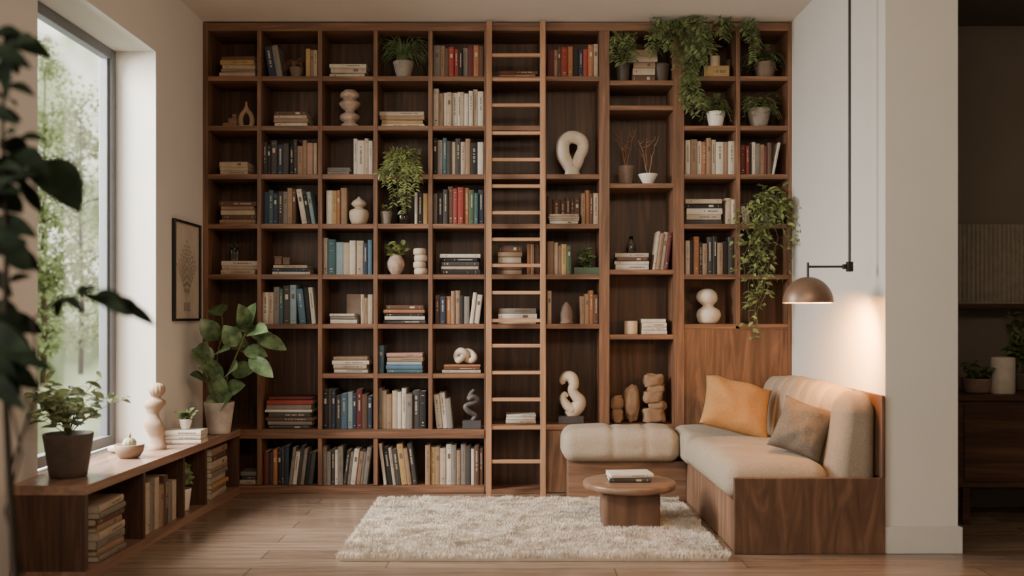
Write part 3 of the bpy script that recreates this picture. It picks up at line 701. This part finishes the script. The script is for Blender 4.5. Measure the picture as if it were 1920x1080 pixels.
# ---------------------------------------------------------------- bench
ZB=0.405; yN=-2.0; yF=-0.008
def bf(y): return -1.70-0.04*(-y)
ben=thing('window_bench','low walnut storage bench under the window','bench',(-1.9,-1.0,0))
def prism(mb,ys,xs_l,xr_off,z0,z1):
    y0,y1=ys; vs=[]
    for z in (z0,z1):
        vs+=[(xs_l(y0),y0,z),(bf(y0)+xr_off,y0,z),(bf(y1)+xr_off,y1,z),(xs_l(y1),y1,z)]
    vs=[Vector(v)-ben.location for v in vs]
    mb.add(vs,[(3,2,1,0),(4,5,6,7),(0,1,5,4),(1,2,6,5),(2,3,7,6),(3,0,4,7)])
lx1=lambda y:-1.93
lx2=lambda y:-2.095
lx3=lambda y:-2.085
mb=MB(); prism(mb,(-0.80,yF),lx1,.006,ZB-.04,ZB); prism(mb,(yN,-0.80),lx2,.006,ZB-.04,ZB); mk('bench_top',mb,wbX,parent=ben)
mb=MB(); prism(mb,(-0.80,yF),lx1,0,.0,.045); prism(mb,(yN,-0.80),lx2,0,.0,.045); mk('bench_base',mb,wbX,parent=ben)
mb=MB(); prism(mb,(yN,yN+.03),lx3,0,.045,ZB-.04); mk('end_panel',mb,wbE,parent=ben)
def y_at(px):
    d=4.0
    for _ in range(30): d=bf(d-6)*F/(px-960)
    return d-6
for px in (272,346,388):
    y=y_at(px); mb=MB(); prism(mb,(y-.012,y+.012),(lx1 if y>-.8 else lx2),-.003,.045,ZB-.04); mk('divider',mb,wbE,parent=ben)
mb=MB(); prism(mb,(yF-.02,yF),lx1,0,.045,ZB-.04); mk('divider',mb,wbE,parent=ben)
mb=MB()
for y0,y1,x in ((-.8,yF-.02,-1.932),(yN+.03,-.8,-2.093)):
    mb.box(Vector((x,y0,.045))-ben.location,Vector((x+.012,y1,ZB-.04))-ben.location)
mk('back_board',mb,wbk,parent=ben)
zb=.0458
y0,y1=yN+.03,y_at(272)-.012
ym=(y0+y1)/2
stackw(bf(ym)-.11,ym-.02,zb,.30,.245,'gagcaugc','inside the window bench','book pile inside the window bench',ang=math.pi/2,jit=.05,dep=(.17,.2))
ya=y_at(272)+.02; cs='acgcaugc'
yb=y_at(346)-.03; y=ya
for c in cs:
    w=(yb-ya)/len(cs); h=U(.2,.275)
    book(w-.001,h,.15,c,Vector((bf(y)-.025-.075,y+w/2,zb+h/2)),Rz(math.pi/2),f'{BC[c][0]} book standing inside the window bench','upright books inside the window bench'); y+=w
ya=(y_at(388)+.012+yF-.02)/2
stackw(bf(ya)-.10,ya,zb,.30,.29,'caycgacua','inside the window bench','tall book pile inside the bench end',ang=math.pi/2,dep=(.14,.16),jit=.02)
ya=(y_at(346)+y_at(388))/2
plant('potted_plant','leafy plant in a white pot inside the bench',(bf(ya)-.075,ya,zb),(.035,.048,.12),white_c,bushf(.11,16,.14,.08,.06,.034,5),lf_herb,clamp=((-1.91,y_at(346)+.02,None),(None,y_at(388)-.02,ZB-.05)))

zt=ZB+.0008
def herb(L,S,o):
    for i in range(26):
        a=U(0,2*math.pi); l=U(.05,.30)
        dx=math.cos(a)*l; dy=math.sin(a)*l*.6
        if dx<-.12: dx*=.5
        e=Vector((dx,dy,.17+U(.12,.34)*(1-.35*l/.29)))
        pts=curve(Vector((0,0,.16)),Vector((dx*.15,dy*.15,e.z*.8)),e,8)
        S.tube(pts,[.0032-.0003*k for k in range(9)],5)
        for k in range(4,9):
            for _ in range(2):
                b=U(0,6.28); dr=Vector((math.cos(b),math.sin(b)*.7-.2,U(-.3,.6))).normalized()
                L.leaf(pts[k],pts[k]+dr*U(.045,.08),U(.018,.03),up=Vector((U(-.5,.5),-.6,.8)),droop=.15)
plant('potted_herb','leafy fresh green plant in a dark stoneware pot',Vector((-1.955,-1.77,zt)),(.078,.105,.19),darkpot,herb,lf_herb,clamp=((-2.09,None,None),(None,None,None)))
t=thing('carved_figure','carved pale wood bust figure with ribbed cap','sculpture',Vector((-1.885,-.93,zt)))
kk=5.07/F; palew=plain('pale_wood',(0.35,0.25,0.175),0.7,0.3,0.14,16,.3,40)
keys=[(17,0),(17,5),(14,14),(13,22),(16,32),(19,42),(19,50),(15,60),(13,67),(16,75),(20,83),(18,90),(10,95),(8,98),(11,102),(12,106),(1,107)]
mb=MB(); mb.lathe([(r*kk,z*kk) for r,z in smoothprof(keys,100)],36,off=lambda z:(.011*math.sin(z*22+.8),.004*math.sin(z*33)),sq=(.95,.68),tw=lambda a,z:1+.13*math.sin(a*2+z*24))
mk('body',mb,palew,parent=t,smooth=True)
mb=MB(); ox=.011*math.sin(.3*22+.8)
mb.lathe([(r*kk,z*kk) for r,z in smoothprof([(11,104),(14,109),(14,115),(11,121),(5,124),(1,124.5)],24)],48,off=lambda z:(ox,0),sq=(1,.85),tw=lambda a,z:1+.09*abs(math.sin(a*6)))
mk('cap',mb,palew,parent=t,smooth=True)
t=thing('cactus_bowl','small wooden bowl holding a round cactus','plant',Vector((-1.905,-1.22,zt)))
mb=MB(); mb.lathe([(.04,0),(.05,.004),(.066,.03),(.072,.065),(.069,.067),(.062,.05),(.001,.05)],32); mk('bowl',mb,plain('tan_clay',(0.27,0.19,0.135)),parent=t,smooth=True)
mb=MB(); mb.lathe([(.02,.045),(.03,.06),(.031,.075),(.022,.092),(.001,.1)],30,tw=lambda a,z:1+.12*math.cos(a*10)); mb.tube([(0,0,.095),(.001,0,.11),(0,0,.125)],[.006,.008,.003],8); mk('cactus',mb,plain('cactus_skin',(0.35,0.33,0.2)),parent=t,smooth=True)
mb=MB(); rock(mb,(0,0,.02),.05,.035,.02,4); mk('pebble',mb,cream_c,loc=(-2.03,-1.05,zt+.001),label='smooth cream pebble on the window bench',category='stone',smooth=True)
zz=stackw(-1.812,-.66,zt,.205,.075,'wcw','on the window bench','white books on the window bench',dep=(.13,.14),jit=.02,minw=.93)
plant('potted_plant','tiny sprouting plant in a white pot on books',(-1.815,-.66,zz+.001),(.025,.035,.055),white_c,bushf(.045,12,.07,.045,.038,.022,4),lf_herb,clamp=((-1.92,None,None),(None,None,None)))
def fid(L,S,o):
    d=5.72
    trunk=sppath([(0,0,.15,1),(.005,0,.3,1),(-.01,-.01,.45,1),(.02,0,.6,1),(.015,0,.72,1)],14)
    T=[Vector(p[:3]) for p in trunk]; S.tube(T,[.007-.0003*k for k in range(len(T))],8)
    T2=[Vector((0.01,0,.16)),Vector((.06,-.03,.35)),Vector((.13,-.05,.5)),Vector((.17,-.05,.6))]; S.tube(T2,.005,6)
    T3=[Vector((0,0,.16)),Vector((-.04,-.04,.3)),Vector((-.06,-.06,.42))]; S.tube(T3,.004,6)
    tips=[(405,574,42),(447,570,40),(480,568,36),(376,598,42),(360,655,44),(356,703,38),(537,656,36),(502,622,42),(480,692,46),(512,708,36),(436,742,50),(392,740,42),(455,612,42),(502,668,38),(388,640,42),(445,690,46),
          (372,690,38),(420,610,42),(430,655,44),(468,646,42),(412,700,46),(460,722,44),(398,672,40),(520,640,34),(424,735,46)]
    for px,py,w in tips:
        yy=U(-.16,.04); tip=P(px,py,d+yy)-o
        src=min(T+T2+T3,key=lambda q:(q-tip+Vector((0,0,.06))).length+abs((q-tip).length-.18)*1.5)
        dirn=(tip-src); L0=dirn.length
        ln=max(.09,min(.19,L0*.85)); bp=tip-dirn.normalized()*ln
        S.tube([src,(src+bp)/2+Vector((0,0,.01)),bp],.0025,5)
        L.leaf(bp,tip,w*d/F*.92,up=Vector((U(-.35,.35),-.8,.7)),droop=.12,fold=.15,shape=.85,seg=7)
plant('fiddle_leaf_plant','broad-leaved green houseplant in pale stone pot',Vector((WX(411,5.75),-.25,zt)),(.065,.09,.19),plain('pale_stone',(0.46,0.40,0.35),0.8,0.2,0.3,10,.2,30),fid,lf_fid,clamp=((-1.925,None,None),(None,-.012,None)))

t=thing('picture_frame','thin black framed botanical print hanging on the wall','picture',(XL+.001,-.32,1.08))
ya,yb=-.23,.23; za,zb2=0,.585
mb=MB(); f=.014
for a,b in (((0,ya,za),(.022,ya+f,zb2)),((0,yb-f,za),(.022,yb,zb2)),((0,ya+f,za),(.022,yb-f,za+f)),((0,ya+f,zb2-f),(.022,yb-f,zb2))): mb.box(a,b)
mk('frame',mb,black_m,parent=t,bevel=.002)
mb=MB(); mb.box((.001,ya+f,za+f),(.008,yb-f,zb2-f)); mk('print',mb,paper_m,parent=t)
mb=MB(); x=.0095
for i in range(11):
    a=(i-5)*.026; pts=curve(Vector((x,0,.1)),Vector((x,a*.5,.24)),Vector((x,a*1.25,.46-abs(a)*1.1)),8); mb.tube(pts,.0012,4)
    for p in pts[2:]:
        for sg in(-1,1): mb.leaf(p,p+Vector((0,sg*.022,.02)),.010,up=Vector((1,0,0)),droop=0,fold=0,seg=3)
mb.box((x-.001,-.05,.06),(x+.0005,.05,.11))
mk('drawing',mb,ink_m,parent=t)

# ---------------------------------------------------------------- rug
rug=thing('rug','cream shaggy wool rug lying on the wooden floor','rug',(0.1,-.95,0))
tx=WX(1180,5.05)
rx0,rx1,ry0,ry1=-.795,.985,-1.66,-.275
bx('backing',(rx0+.01,ry0+.01,.001),(rx1-.005,ry1-.005,.014),rugb_m,parent=rug)
vs=[];fs=[]
for i in range(135000):
    x=U(rx0,rx1); y=U(ry0,ry1)
    ed=min(x-rx0,rx1-x,y-ry0,ry1-y)
    if ed<.03 and R()<.25: continue
    if abs(x-tx)<.150 and abs(y+.95)<.135: continue
    q=Vector((x*7,y*9,0)); q2=Vector((x*22,y*24,5))
    dx=noise.noise(q)*.7+noise.noise(q2)*.75+U(-.5,.5); dy=noise.noise(q+Vector((9,3,2)))*.7+noise.noise(q2+Vector((3,8,1)))*.75+U(-.5,.5)
    h=.023+.009*noise.noise(q2*0.8)+.008*noise.noise(q)+U(-.004,.004); w=U(.0009,.0017)
    a=U(0,math.pi); cx,cy=math.cos(a)*w,math.sin(a)*w
    p=Vector((x-.1,y+.95,.012)); m=p+Vector((dx*h*.4,dy*h*.4,h*.7)); e=p+Vector((dx*h,dy*h,h*1.05))
    if (e.x+.1)>.99: e.x=.89
    b=len(vs); vs+=[(p.x-cx,p.y-cy,p.z),(p.x+cx,p.y+cy,p.z),(m.x-cx,m.y-cy,m.z),(m.x+cx,m.y+cy,m.z),tuple(e)]
    fs+=[(b,b+1,b+3,b+2),(b+2,b+3,b+4)]
mb=MB(); mb.v=[Vector(v) for v in vs]; mb.f=fs; mb.m=[0]*len(fs)
mk('pile',mb,rug_m,parent=rug,kind='stuff',label='shaggy cream wool pile')

# ---------------------------------------------------------------- sofa
sofa=thing('corner_sofa','beige upholstered corner sofa on walnut plinth base','sofa',(1.2,-.8,0))
def sb(name,a,b,m,**k): return bx(name,a,b,m,parent=sofa,bevel=.003,**k)
swe=wood('sofa_wood_end',(0.135,0.071,0.044),'Z',dark=.6,scale=.35,dist=3.5,stretch=5)
sb('base',(1.043,-1.5,.001),(1.738,-.012,.24),wood('sofa_wood_side',(0.21,0.115,0.07),'Z',dark=.65,scale=.5,dist=2.5,stretch=3))
sb('chaise_base',(.335,-.265,.001),(1.042,-.012,.24),wood('sofa_wood_chaise',(0.195,0.11,0.068),'X',dark=.7,scale=.5,dist=2.5,stretch=3))
sb('end_panel',(1.036,-1.53,.001),(1.738,-1.501,.355),swe)
sb('back_board',(1.722,-1.53,.356),(1.738,-.012,.74),swe)
def cushion(name,a,b,mat,r=.06,crown=.02,gx=(),gy=(),gd=.012,gs=.022,N=44,lean=0,flat=.6):
    hx,hy,hz=[(b[i]-a[i])/2 for i in range(3)]; c=Vector([(a[i]+b[i])/2 for i in range(3)])
    r=min(r,hx*.98,hy*.98,hz*.98); mb=MB(); verts={};vl=[];fs=[]
    def vid(u,v,w):
        k=(round(u,5),round(v,5),round(w,5))
        if k in verts: return verts[k]
        p=Vector((u*hx,v*hy,w*hz)); inn=Vector([max(-(h-r),min(h-r,q)) for q,h in zip(p,(hx,hy,hz))])
        dd=p-inn
        if dd.length>1e-9:
            m=max(abs(dd.x),abs(dd.y),abs(dd.z)); p=inn+dd.normalized()*r*(m/r)
        cr=crown*max(0,(1-(p.x/hx)**2))**flat*max(0,(1-(p.y/hy)**2))**flat
        if p.z>0: p.z+=cr
        g=0
        for q in gx: g=max(g,math.exp(-((p.x+c.x-q)/gs)**2))
        for q in gy: g=max(g,math.exp(-((p.y+c.y-q)/gs)**2))
        if g>0.01:
            if p.z>0: p.z-=gd*g*(p.z/hz)**2
            if gx: p.y*=(1-gd*.8*g/hy*(abs(p.y)/hy)**2)
            if gy: p.x*=(1-gd*.8*g/hx*(abs(p.x)/hx)**2)
        n=noise.noise((p+c)*6)*.010; p+=Vector((n*.4,n*.4,n if p.z>0 else 0))
        if lean: p.x+=lean*(p.z+hz)*(.5-.5*p.x/hx)
        verts[k]=len(vl); vl.append(p); return verts[k]
    g=[-1+2*i/N for i in range(N+1)]
    for ax in range(3):
        for sg in (-1,1):
            for i in range(N):
                for j in range(N):
                    q=[]
                    for (s,t) in ((i,j),(i+1,j),(i+1,j+1),(i,j+1)):
                        co=[0,0,0]; co[ax]=sg; co[(ax+1)%3]=g[s]; co[(ax+2)%3]=g[t]; q.append(vid(*co))
                    if sg<0: q=q[::-1]
                    fs.append(tuple(q))
    mb.add(vl,fs); return mk(name,mb,mat,loc=c-sofa.location,parent=sofa,smooth=True)
cushion('seat_cushion',(.298,-.345,.242),(1.0,-.014,.425),cream_f,r=.068,crown=.026,gx=(.60,.80),gd=.007,gs=.022,flat=.4,N=60)
cushion('seat_cushion',(.994,-.46,.242),(1.5,-.014,.425),cream_f,r=.05,crown=.02,gd=.02,flat=.4)
cushion('seat_cushion',(.992,-1.497,.242),(1.5,-.462,.415),cream_f,r=.08,crown=.022,gy=(-.98,),gd=.008,gs=.02,N=70,flat=.45)
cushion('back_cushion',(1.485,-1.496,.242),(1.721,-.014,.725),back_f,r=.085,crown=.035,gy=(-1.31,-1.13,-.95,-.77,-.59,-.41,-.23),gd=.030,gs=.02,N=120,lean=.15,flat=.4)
def pillow(name,loc,S,T,rotm,mat,label):
    n=26; mb=MB(); vs=[];fs=[]; idx={}
    for sg in (1,-1):
        for i in range(n+1):
            for j in range(n+1):
                u=-1+2*i/n;v=-1+2*j/n
                edge=(i in(0,n)) or (j in(0,n))
                if sg==-1 and edge: idx[(sg,i,j)]=idx[(1,i,j)]; continue
                pu=u*(1-.08*(1-v*v)) ; pv=v*(1-.08*(1-u*u))
                th=T*((1-u**4)*(1-v**4))**.55*(1-.25*(u*u+v*v)/2)
                th+= (noise.noise(Vector((u*2.2,v*2.2,sg*3)))*.026 if not edge else 0)
                idx[(sg,i,j)]=len(vs); vs.append((pu*S/2,sg*th/2,pv*S/2))
    for sg in(1,-1):
        for i in range(n):
            for j in range(n):
                q=[idx[(sg,i,j)],idx[(sg,i+1,j)],idx[(sg,i+1,j+1)],idx[(sg,i,j+1)]]
                fs.append(tuple(q if sg==-1 else q[::-1]))
    mb.add(vs,fs); o=mk(name,mb,mat,label=label,category='pillow',smooth=True)
    o.matrix_world=Matrix.Translation(loc)@rotm.to_4x4(); return o
Rx=lambda a:Matrix.Rotation(a,3,'X')
pillow('throw_pillow',Vector((1.285,-.50,.592)),.39,.16,Rz(math.radians(8))@Rx(math.radians(-46))@Ry(math.radians(20)),yel_f,'muted ochre square throw pillow on the sofa')
pillow('throw_pillow',Vector((1.435,-1.26,.553)),.272,.17,Rz(math.radians(-28))@Rx(math.radians(-20))@Ry(math.radians(17)),tau_f,'grey-taupe square throw pillow against the sofa back')

# ---------------------------------------------------------------- coffee table
tbl=thing('coffee_table','low round walnut coffee table with squared block pedestal','table',(tx,-.95,0))
mb=MB(); mb.box((-.146,-.13,.014),(.146,.13,.2048)); pd=mk('pedestal',mb,wtabZ,parent=tbl,bevel=.022); pd.modifiers[0].segments=4
tz=.245
mb=MB(); mb.lathe([(.22,.205),(.236,.209),(.243,.218),(.243,.236),(.238,.243),(.22,tz),(.001,tz)],64); mk('table_top',mb,wtab,parent=tbl,smooth=True)
stackw(tx+.0,-.95,tz+.001,.225,.045,'dw','on the coffee table','books on the coffee table',dep=(.14,.15),jit=.1,ang=.08,minw=.95)

# ---------------------------------------------------------------- lamp
d=4.6; lamp=thing('pendant_lamp','bronze dome pendant lamp on a long black rod','lamp',(WX(1593,d),d-6,CZ-.001))
lo=lamp.location
zA=WZ(500,d)-lo.z; xs=WX(1515,d)-lo.x
mb=MB(); mb.tube([(0,0,0),(0,0,zA+.02)],.0065,10); mk('rod',mb,black_m,parent=lamp)
mb=MB(); mb.lathe([(.05,-.025),(.05,-.002),(.045,0)],24); mk('ceiling_canopy',mb,black_m,parent=lamp,smooth=False)
mb=MB(); mb.box((-.014,-.014,zA-.024),(.014,.014,zA+.024)); mb.box((-.034,-.01,zA-.012),(-.014,.01,zA+.012)); mk('joint',mb,black_m,parent=lamp,bevel=.003)
mb=MB(); mb.tube([(-.03,0,zA),(xs+.004,0,zA)],.0055,8); mb.tube([(xs,0,zA+.02),(xs,0,zA-.05)],.006,8); mk('arm',mb,black_m,parent=lamp)
zr=WZ(568,d)-lo.z; zt2=WZ(519,d)-lo.z; H=zt2-zr; r=.118
outer=[(r*math.cos(t),H*math.sin(t)) for t in [i/14*math.pi/2 for i in range(15)]]
inner=[((r-.003)*math.cos(t),(H-.003)*math.sin(t)) for t in [i/14*math.pi/2 for i in range(15)]][::-1]
def openlathe(mb,prof,n,c):
    vs=[(c[0]+q*math.cos(2*math.pi*i/n),c[1]+q*math.sin(2*math.pi*i/n),c[2]+z) for q,z in prof for i in range(n)]
    fs=[(k*n+i,k*n+(i+1)%n,(k+1)*n+(i+1)%n,(k+1)*n+i) for k in range(len(prof)-1) for i in range(n)]
    mb.add(vs,fs)
mb=MB(); openlathe(mb,[(max(.002,a),b) for a,b in outer],48,(xs,0,zr)); mk('lamp_shade',mb,bronze_m,parent=lamp,smooth=True)
mb=MB(); openlathe(mb,[(max(.002,a),b) for a,b in inner],48,(xs,0,zr)); mk('shade_lining',mb,shade_in,parent=lamp,smooth=True)
mb=MB(); rock(mb,(xs,0,zr+.038),.028,.028,.028,1,amp=0,ex=1); mk('bulb',mb,bulb_m,parent=lamp,smooth=True)
pl=bpy.data.lights.new('lamp_light','POINT'); pl.energy=20; pl.color=(1,.44,.12); pl.shadow_soft_size=.02
po=bpy.data.objects.new('lamp_light',pl); po.location=(lo.x+xs,lo.y,lo.z+zr-.006); COL.objects.link(po)
sp_=bpy.data.lights.new('added_glow_spot','SPOT'); sp_.energy=150; sp_.color=(1,.42,.09); sp_.spot_size=math.radians(100); sp_.spot_blend=1.0; sp_.shadow_soft_size=.03  # extra spot added to strengthen the lamp's warm glow on the wall
so=bpy.data.objects.new('added_glow_spot',sp_); so.location=(lo.x+xs+.04,lo.y+.02,lo.z+zr-.008)
so.rotation_euler=(Vector((.58,.40,-.46))).to_track_quat('-Z','Y').to_euler(); COL.objects.link(so)

# ---------------------------------------------------------------- kitchen beyond
sbd=thing('sideboard','dark wood sideboard on tapered legs in dim kitchen','sideboard',(3.0,-.68,0))
def kb(name,a,b,m,**k): return bx(name,a,b,m,parent=sbd,bevel=.003,**k)
kb('body',(2.36,-.9,.2),(3.9,-.43,.66),wdk); kb('worktop',(2.33,-.92,.661),(3.93,-.42,.69),wdk)
for i in range(3): 
    dr=kb('door',(2.40+.5*i,-.912,.23),(2.88+.5*i,-.901,.64),wdk)
for x in (2.42,3.84):
    for y in (-.87,-.47): kb('leg',(x-.02,y-.02,.001),(x+.02,y+.02,.2),wdk)
mb=MB(); mb.box((2.2,-.47,1.18),(4.1,-.401,1.19)); 
for i in range(74): mb.tube([(2.2+.0255*i+.012,-.435,1.19),(2.2+.0255*i+.012,-.435,1.64)],.0125,6)
mb.box((2.2,-.43,1.19),(4.1,-.401,1.64))
mk('fluted_panel',mb,plain('fluted_plaster',(0.26,0.23,0.19),.8,.2),label='pale fluted panel mounted on kitchen wall',category='panel')
bx('wall_shelf',(2.2,-.55,1.15),(4.1,-.401,1.178),wdk,label='dark wooden ledge under fluted kitchen panel',category='shelf',bevel=.002)
lobj('canister',[(.06,0),(.062,.003),(.062,.19),(.058,.196),(.03,.198),(.001,.198)],plain('matte_white',(.45,.41,.36)),(WX(1880,5.2),-.8,.691),'matte white cylindrical canister on the sideboard','canister')
plant('potted_plant','small plant in wooden box in dim kitchen',(WX(1832,5.25),-.75,.691),(.07,.08,.08),claydk,bushf(.07,18,.09,.10,.05,.026,5),lf_fern)
plant('potted_plant','dark leafy branch plant on the kitchen sideboard',(WX(1925,5.35),-.57,.691),(.05,.06,.1),darkpot,bushf(.09,12,.40,.14,.07,.03,7),lf_fern,clamp=((None,None,None),(None,-.48,None)))

# ---------------------------------------------------------------- foreground plant
def fg(L,S,o):
    d=2.0
    def q(px,py,dd=0): return P(px,py,d+dd)-o
    S.tube([Vector((0,0,.3)),q(30,1080),q(18,900),q(8,700),q(12,480),q(5,250),q(10,60)],[.01,.009,.008,.007,.006,.004,.003],8)
    S.tube([q(25,1000),q(20,880),q(75,720),q(60,600),q(115,560)],[.005,.004,.003,.003,.002],6)
    S.tube([q(60,600),q(115,556),q(170,552),q(232,575)],[.0025,.002,.0018,.001],6)
    S.tube([Vector((0.02,0,.3)),q(-30,900),q(-50,500),q(-40,100)],[.01,.008,.006,.004],8)
    S.tube([q(5,350),q(50,310),q(75,300)],.003,6); S.tube([q(8,700),q(40,850),q(10,960),q(45,1080)],.003,6)
    lv=[((5,75),(98,112),52),((20,100),(15,185),30),((-10,60),(48,75),34),((-30,150),(25,150),34),((-20,215),(42,228),36),((5,265),(60,300),44),((72,300),(150,400),88),((30,285),(95,330),46),((-10,300),(50,340),44),
        ((-20,400),(30,330),40),((-20,420),(68,440),50),((-10,440),(60,510),50),((-40,470),(30,480),46),
        ((118,558),(160,590),24),((140,553),(190,540),22),((150,554),(205,585),26),((175,553),(235,560),24),((190,560),(245,596),26),((225,572),(292,612),28),((212,565),(262,575),22),((115,560),(108,600),22),
        ((-20,580),(40,600),50),((-10,600),(84,625),50),((-20,640),(80,690),54),((-30,660),(40,740),54),((-40,600),(20,560),44),((-30,700),(50,770),40),((-40,330),(10,380),44),((-40,520),(20,540),44),
        ((-30,620),(60,660),48),((-10,680),(75,730),44),((-20,470),(50,450),42),((-25,380),(45,400),44),((-20,90),(60,130),36),((-20,180),(30,200),38)]
    for _ in range(34):
        y=random.choice([U(60,200),U(260,360),U(420,540),U(570,760)]); x=U(-40,35); a=U(-.9,.9); l=U(40,75)
        lv.append(((x,y),(x+l*math.cos(a),y+l*math.sin(a)+12),U(22,38)))
    for a,b,w in lv:
        L.leaf(q(*a,U(-.08,.08)),q(*b,U(-.1,.1)),w*d/F,up=Vector((U(-.5,.5),-.8,.6)),droop=.12,fold=.25,seg=7)
plant('tall_houseplant','tall silhouetted houseplant in a floor pot',(-1.12,-4.0,.001),(.13,.17,.32),darkpot,fg,lf_dark,stemm=darkstem)

# ---------------------------------------------------------------- garden trees
def tree(loc,h,seed,nb=40,per=50,wd=1.0):
    random.seed(seed)
    t=thing('garden_tree','leafy pale green tree outside the window','tree',loc)
    S=MB();L=MB()
    S.tube([(0,0,0),(.05,0,h*.3),(-.05,.03,h*.6),(.02,0,h*.9)],[.09,.08,.05,.02],8)
    for i in range(nb):
        z0=h*U(.1,.95); a=U(0,6.28); l=U(.5,1.4)*wd*(1.2-z0/h*.5); e=Vector((math.cos(a)*l,math.sin(a)*l,z0+U(-.1,.7)))
        pts=curve(Vector((0,0,z0)),Vector((e.x*.5,e.y*.5,z0+.4)),e,5); S.tube(pts,[.022,.018,.015,.01,.008,.005],5)
        for _ in range(per):
            c=pts[random.randint(1,5)]+Vector((random.gauss(0,.26),random.gauss(0,.26),random.gauss(0,.24)))
            dr=Vector((U(-1,1),U(-1,1),U(-1,.4))).normalized(); L.leaf(c,c+dr*U(.16,.28),U(.10,.17),seg=3)
    mk('trunk',S,bark_m,parent=t,smooth=True); mk('foliage',L,lf_tree,parent=t,smooth=True)
tree((-14.6,26.5,-.9),9.5,3,46,50,1.2); tree((-18.5,32,-.9),13,7,50,50,1.4); tree((-13.2,21.0,-.9),5.6,9); tree((-16.6,36.5,-.9),12,12,50,50,1.4)

# ---------------------------------------------------------------- world & lights
w=bpy.data.worlds.new('World'); bpy.context.scene.world=w; w.use_nodes=True; nt=w.node_tree
bg=nt.nodes['Background']; tc=nt.nodes.new('ShaderNodeTexCoord')
n=nt.nodes.new('ShaderNodeTexNoise'); n.inputs['Scale'].default_value=15; n.inputs['Detail'].default_value=2.0; n.inputs['Roughness'].default_value=.5
nt.links.new(tc.outputs['Generated'],n.inputs['Vector'])
r=nt.nodes.new('ShaderNodeValToRGB'); e=r.color_ramp.elements
e[0].position=.38; e[0].color=(.11,.135,.065,1); e[1].position=.74; e[1].color=(1.0,.98,.88,1); m_=e.new(.55); m_.color=(.36,.40,.23,1)
sp=nt.nodes.new('ShaderNodeSeparateXYZ'); nt.links.new(tc.outputs['Generated'],sp.inputs[0])
ad=nt.nodes.new('ShaderNodeMath'); ad.operation='MULTIPLY_ADD'; ad.inputs[1].default_value=.4; nt.links.new(sp.outputs['Z'],ad.inputs[0]); nt.links.new(n.outputs['Fac'],ad.inputs[2])
nt.links.new(ad.outputs[0],r.inputs['Fac']); nt.links.new(r.outputs['Color'],bg.inputs['Color']); bg.inputs['Strength'].default_value=3.2
def area(name,loc,tgt,sx,sy,e,col,spread=180):
    l=bpy.data.lights.new(name,'AREA'); l.shape='RECTANGLE'; l.size=sx; l.size_y=sy; l.energy=e; l.color=col; l.spread=math.radians(spread)
    o=bpy.data.objects.new(name,l); o.location=loc; o.rotation_euler=(Vector(tgt)-Vector(loc)).to_track_quat('-Z','Y').to_euler(); COL.objects.link(o)
area('window_daylight',(-3.9,-1.7,2.6),(-.4,-1.0,.1),2.2,2.2,950,(1,.97,.92))
area('added_left_fill',(-3.3,-5.3,1.9),(0.3,-1.8,1.1),3.0,2.0,190,(1,.92,.82))  # added fill from the left, outside the unseen opening
area('added_overhead_fill',(.4,-4.6,2.9),(0.4,0,1.1),1.6,1.0,50,(1,.76,.53),130)  # added fill panel overhead, out of view, aimed at the bookcase

cam=bpy.data.cameras.new('camera'); co=bpy.data.objects.new('camera',cam); COL.objects.link(co)
co.location=(0,-6,EZ); co.rotation_euler=(math.pi/2,0,0); cam.sensor_width=36; cam.lens=36*F/1920; cam.shift_y=(HY-540)/1920; cam.clip_start=.05
cam.dof.use_dof=True; cam.dof.focus_distance=5.8; cam.dof.aperture_fstop=1.5
bpy.context.scene.camera=co
